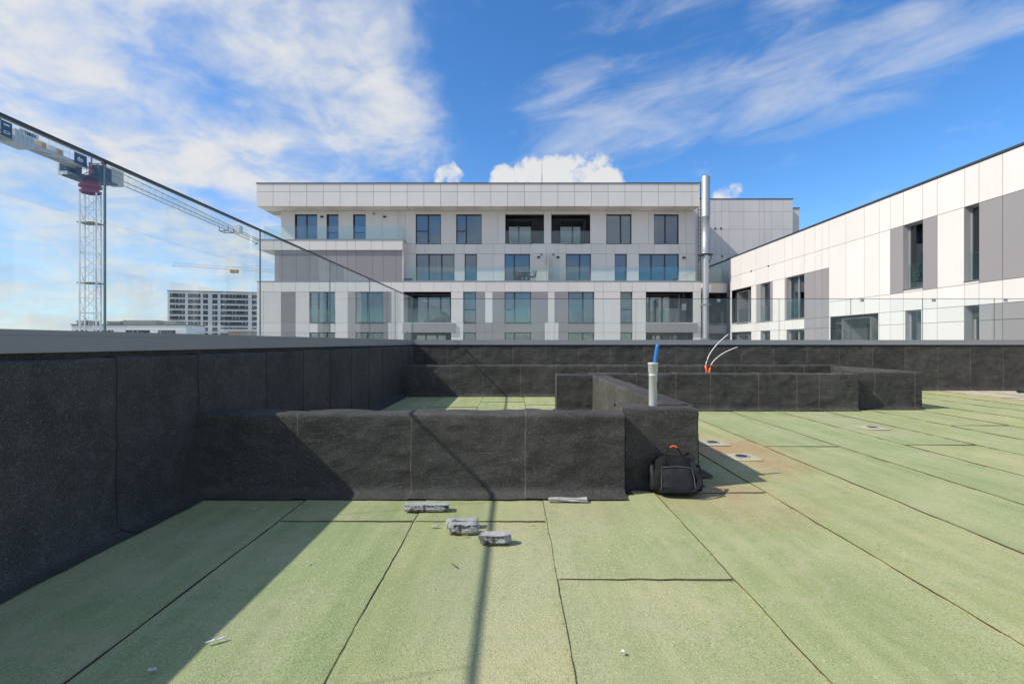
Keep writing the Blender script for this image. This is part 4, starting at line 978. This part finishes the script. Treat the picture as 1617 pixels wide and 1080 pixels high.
# roof drains
def drain(px, py, label):
    d = H*FPX/(py-CY); x = sx(px, d); o = thing('roof_drain', label, 'drain', (x, d, 0), 'roof drains')
    rz = random.uniform(-.1, .1); v = []; f = []; n = 28
    for k in range(n):
        th = 2*math.pi*k/n; ca, sa = math.cos(th), math.sin(th); s = .17/max(abs(ca), abs(sa))
        j_ = 1+.04*noise.noise(Vector((k*.9, px, 0)))
        v += [(x+s*ca*j_, d+s*sa*j_, .0125), (x+.5*s*ca, d+.5*s*sa, .021), (x+.075*ca, d+.075*sa, .014), (x+.062*ca, d+.062*sa, -.06)]
    for k in range(n):
        q = (k+1) % n
        for i in range(3): f.append((4*k+i, 4*q+i, 4*q+i+1, 4*k+i+1))
    me = bpy.data.meshes.new('flange_patch'); me.from_pydata(v, [], f); me.materials.append(M['patch'])
    mesh_obj('flange_patch', me, None, o)
    MB().lathe([(0, .0215), (.058, .0215), (.058, .027), (.05, .0285), (0, .0285)], 24, (x, d, -.006)).build('grate', 'rubber', o)
    MB().lathe([(.070, .0205), (.083, .022), (.083, .025), (.068, .024)], 28, (x, d, 0)).build('ring', 'cweight', o, smooth=True)
drain(1125, 700.5, 'round roof drain just beside the end of the short wall, farther of the pair')
drain(1171, 723, 'round roof drain in a pale square patch, nearer of the pair')
drain(1377, 676.5, 'round roof drain standing alone out on the green roof to the right')
# broken concrete pieces
def chunk(px0, px1, pyb, h, dep, label, seed, rz=0.0, taper=.75, dark=True, z=.016, yoff=0):
    d = H*FPX/(pyb-CY); L = (px1-px0)*d/FPX; cx_ = sx((px0+px1)/2, d)
    bm = bmesh.new(); bmesh.ops.create_cube(bm, size=1)
    bmesh.ops.bevel(bm, geom=bm.edges[:], offset=.045, segments=1, affect='EDGES')
    bmesh.ops.subdivide_edges(bm, edges=bm.edges[:], cuts=4, use_grid_fill=True)
    for v in bm.verts:
        p = v.co.copy(); tt = p.x+.5
        e_ = 1-(1-taper)*max(0, (abs(p.x)-.2)/.3)**2
        nn_ = noise.noise_vector(Vector((p.x*3+seed, p.y*2, p.z*2)))
        v.co = Vector((p.x*L+nn_.x*.012, p.y*dep*e_+nn_.y*.014, max(0, (p.z*(.92+.16*noise.noise(Vector((tt*3+seed, 0, 0))))+.5)*h+nn_.z*.007*(p.z+.5))))
        if p.y < -.3 and dark and p.z > -.3: v.co.y += .012*noise.noise(Vector((p.x*12+seed, p.z*3, 0)))-.004
    me = bpy.data.meshes.new('concrete_fragment'); bm.normal_update()
    for f in bm.faces:
        f.smooth = False
        f.material_index = 1 if dark and f.normal.y < -.62 else 0
    bm.to_mesh(me); bm.free(); me.materials.append(M['concrete']); me.materials.append(M['tar'])
    o = mesh_obj('concrete_fragment', me, None, None, Matrix.Translation((cx_, d+dep/2+yoff, z)) @ Matrix.Rotation(rz, 4, 'Z'))
    return tag(o, label, 'concrete fragment', 'broken concrete fragments on the roof')
chunk(638, 708, 812, .052, .085, 'longest broken grey fragment with dark ribbed side, nearest the dark wall on the left', 1.0, .0, .85)
chunk(707, 754, 848, .062, .075, 'half round grey fragment with dark pitted side in the middle of the pile', 5.0, -.04, .55)
chunk(717, 753, 837, .052, .06, 'smooth pale grey fragment lying behind the half round one', 9.0, .02, .95, False)
chunk(703, 722, 838, .055, .05, 'small rounded grey fragment at the left of the pile', 13.0, .7, .6, False)
chunk(757, 806, 864, .06, .07, 'wedge shaped grey fragment on the rail shadow, nearest the camera', 17.0, .10, .6)
chunk(867, 928, 796, .026, .05, 'thin flat grey fragment lying at the foot of the near wall', 21.0, .0, .95, False)
# litter
def scrap(px, py, L, wd, mat, label, rz, seed):
    d = H*FPX/(py-CY); x = sx(px, d); m = MB(); n = 7
    for i in range(n+1):
        for s_ in (-1, 1):
            q = i/n-.5
            m.v.append((q*L, s_*wd*(.5-.28*abs(q)*2)*(1+.5*noise.noise(Vector((q*8+seed, s_, 0)))), .006+.008*noise.noise(Vector((q*5+seed, s_*2, 3)))+.006))
        if i: m.f.append((2*i-2, 2*i, 2*i+1, 2*i-1)); m.mi.append(0)
    top = len(m.v); m.v += [(a_, b_, c-.002) for a_, b_, c in m.v]
    for q in list(m.f): m.f.append(tuple(top+k for k in q[::-1])); m.mi.append(0)
    o = m.build('litter_scrap', mat, None, Matrix.Translation((x, d, .014)) @ Matrix.Rotation(rz, 4, 'Z'))
    tag(o, label, 'litter', 'scraps of litter on the roof')
scrap(341, 1019, .075, .014, 'paper', 'white torn paper sliver at the edge of the big shadow', .6, 1)
scrap(240, 1067, .03, .02, 'paper', 'tiny white scrap lying inside the shadow at bottom left', .2, 2)
scrap(983, 1038, .018, .016, 'paper', 'tiny pale crumb alone in front on the green roof', 1.2, 3)
scrap(686, 836, .05, .022, 'paper', 'pale crumpled scrap left of the concrete pile', .1, 4)
scrap(716, 898, .05, .012, 'leaf', 'dry brown strip in front of the concrete pile', 2.3, 5)
scrap(735, 851, .05, .012, 'leaf', 'brown scrap under the front of the concrete pile', .0, 6)
scrap(842, 836, .035, .008, 'leaf', 'small dry twig right of the rail shadow', .4, 7)
scrap(402, 808, .03, .016, 'paper', 'pale scrap in the shade near the corner of the walls', .5, 8)
scrap(352, 838, .025, .012, 'paper', 'pale scrap in the shade nearer the left parapet', 1.0, 9)
scrap(485, 894, .02, .01, 'paper', 'tiny white fleck in the sun beside the seam', 1.4, 10)
scrap(1120, 876, .03, .006, 'leaf', 'thin dry stick beside the right hand floor seam', .3, 11)
# black camera bag
bd = 4.07; bx_, by_ = sx(1067, bd), bd
bag = thing('camera_bag', 'black shoulder bag with orange handle leaning on the short wall block', 'bag', (bx_, by_, .012), None, R(-6))
BF = Matrix.Translation((bx_, by_, .014)) @ Matrix.Rotation(R(-6), 4, 'Z') @ Matrix.Rotation(R(-19), 4, 'X') @ Matrix.Diagonal((1, 1, .93, 1))
def soft(L, dep, h, off, taper=.0, e=.28, seed=0, lump=.006, n=14):
    m = MB(); bm = bmesh.new(); bmesh.ops.create_cube(bm, size=2); bmesh.ops.subdivide_edges(bm, edges=bm.edges[:], cuts=n, use_grid_fill=True)
    for v in bm.verts:
        p = v.co; q = 5.0
        r = (abs(p.x)**q+abs(p.y)**q+abs(p.z)**q)**(1/q); p = p/r*1.0
        k = 1-taper*(p.z+1)/2
        nz_ = noise.noise_vector(Vector((p.x*2+seed, p.y*2, p.z*2)))
        v.co = Vector((p.x*L/2*k+nz_.x*lump, p.y*dep/2*(1-.25*max(0, p.z))+nz_.y*lump, p.z*h/2+nz_.z*lump))+Vector(off)
    for f in bm.faces: f.smooth = True
    me = bpy.data.meshes.new('bag_part'); bm.to_mesh(me); bm.free(); return me
mesh_obj('body', soft(.415, .20, .325, (0, 0, .165), .26, seed=1, lump=.016), 'fabric', bag, BF)
fp = mesh_obj('front_pocket', soft(.275, .07, .215, (-.005, -.105, .125), .10, seed=4, lump=.006), 'pocket', bag, BF)
MB().tube([(-.135, -.137, .03), (-.130, -.140, .12), (-.122, -.134, .212), (.0, -.139, .222), (.112, -.134, .212), (.124, -.140, .12), (.128, -.137, .03)], .0035, 6).build('zip', 'zip', fp, BF)
mesh_obj('base_pad', soft(.30, .10, .055, (.0, -.085, .022), .0, seed=8, lump=.004, n=8), 'fabric', bag, BF)
mesh_obj('side_pocket', soft(.05, .14, .22, (.185, -.01, .14), .2, seed=11, lump=.006, n=8), 'pocket', bag, BF)
mesh_obj('side_pocket', soft(.05, .14, .22, (-.185, -.01, .14), .2, seed=15, lump=.006, n=8), 'pocket', bag, BF)
hd = [(-.062+.0155*k, -.02, .335+.072*math.sin(math.pi*k/8)**.7) for k in range(9)]
hm = MB()
for i, p in enumerate(hd):
    w_ = .016
    hm.v += [(p[0], p[1]-w_, p[2]), (p[0], p[1]+w_, p[2]), (p[0], p[1]+w_, p[2]+.012), (p[0], p[1]-w_, p[2]+.012)]
    if i:
        b_ = 4*(i-1)
        for k in range(4): hm.f.append((b_+k, b_+(k+1) % 4, b_+4+(k+1) % 4, b_+4+k)); hm.mi.append(0 if 2 < i < 7 else 1)
hm.build('handle', ['orange', 'fabric'], bag, BF)
sp = [(.10, .0, .33), (.135, -.03, .36), (.150, -.06, .30), (.12, -.12, .26), (.135, -.15, .19), (.165, -.14, .11), (.14, -.15, .04), (.10, -.16, .012)]
stm = MB()
for i, p in enumerate(sp):
    stm.v += [(p[0]-.017, p[1]-.003, p[2]), (p[0]+.017, p[1], p[2]+.006), (p[0]+.017, p[1]+.004, p[2]+.006), (p[0]-.017, p[1]+.002, p[2])]
    if i:
        b_ = 4*(i-1)
        for k in range(4): stm.f.append((b_+k, b_+(k+1) % 4, b_+4+(k+1) % 4, b_+4+k)); stm.mi.append(0)
stm.build('shoulder_strap', 'pocket', bag, BF)
MB().box(.125, .16, -.155, -.145, .185, .215).build('buckle', 'rubber', bag, BF); MB().tube([(-.085, -.02, .33), (-.1, -.05, .30), (-.09, -.085, .27), (-.085, -.10, .235)], .009, 6).build('strap', 'fabric', bag, BF)
# coil of black cable by the far wall at the right edge
kx, ky = sx(1621, 12.2), 12.2
cc = MB()
cc.tube([(kx+.16*(1+.05*(k//24))*math.cos(k*2*math.pi/24), ky+.16*math.sin(k*2*math.pi/24), .03+.016*k/24) for k in range(73)], .017, 7)
tag(cc.build('cable_coil', 'rubber', smooth=True), 'black coil lying by the far parapet at the right edge', 'coil')
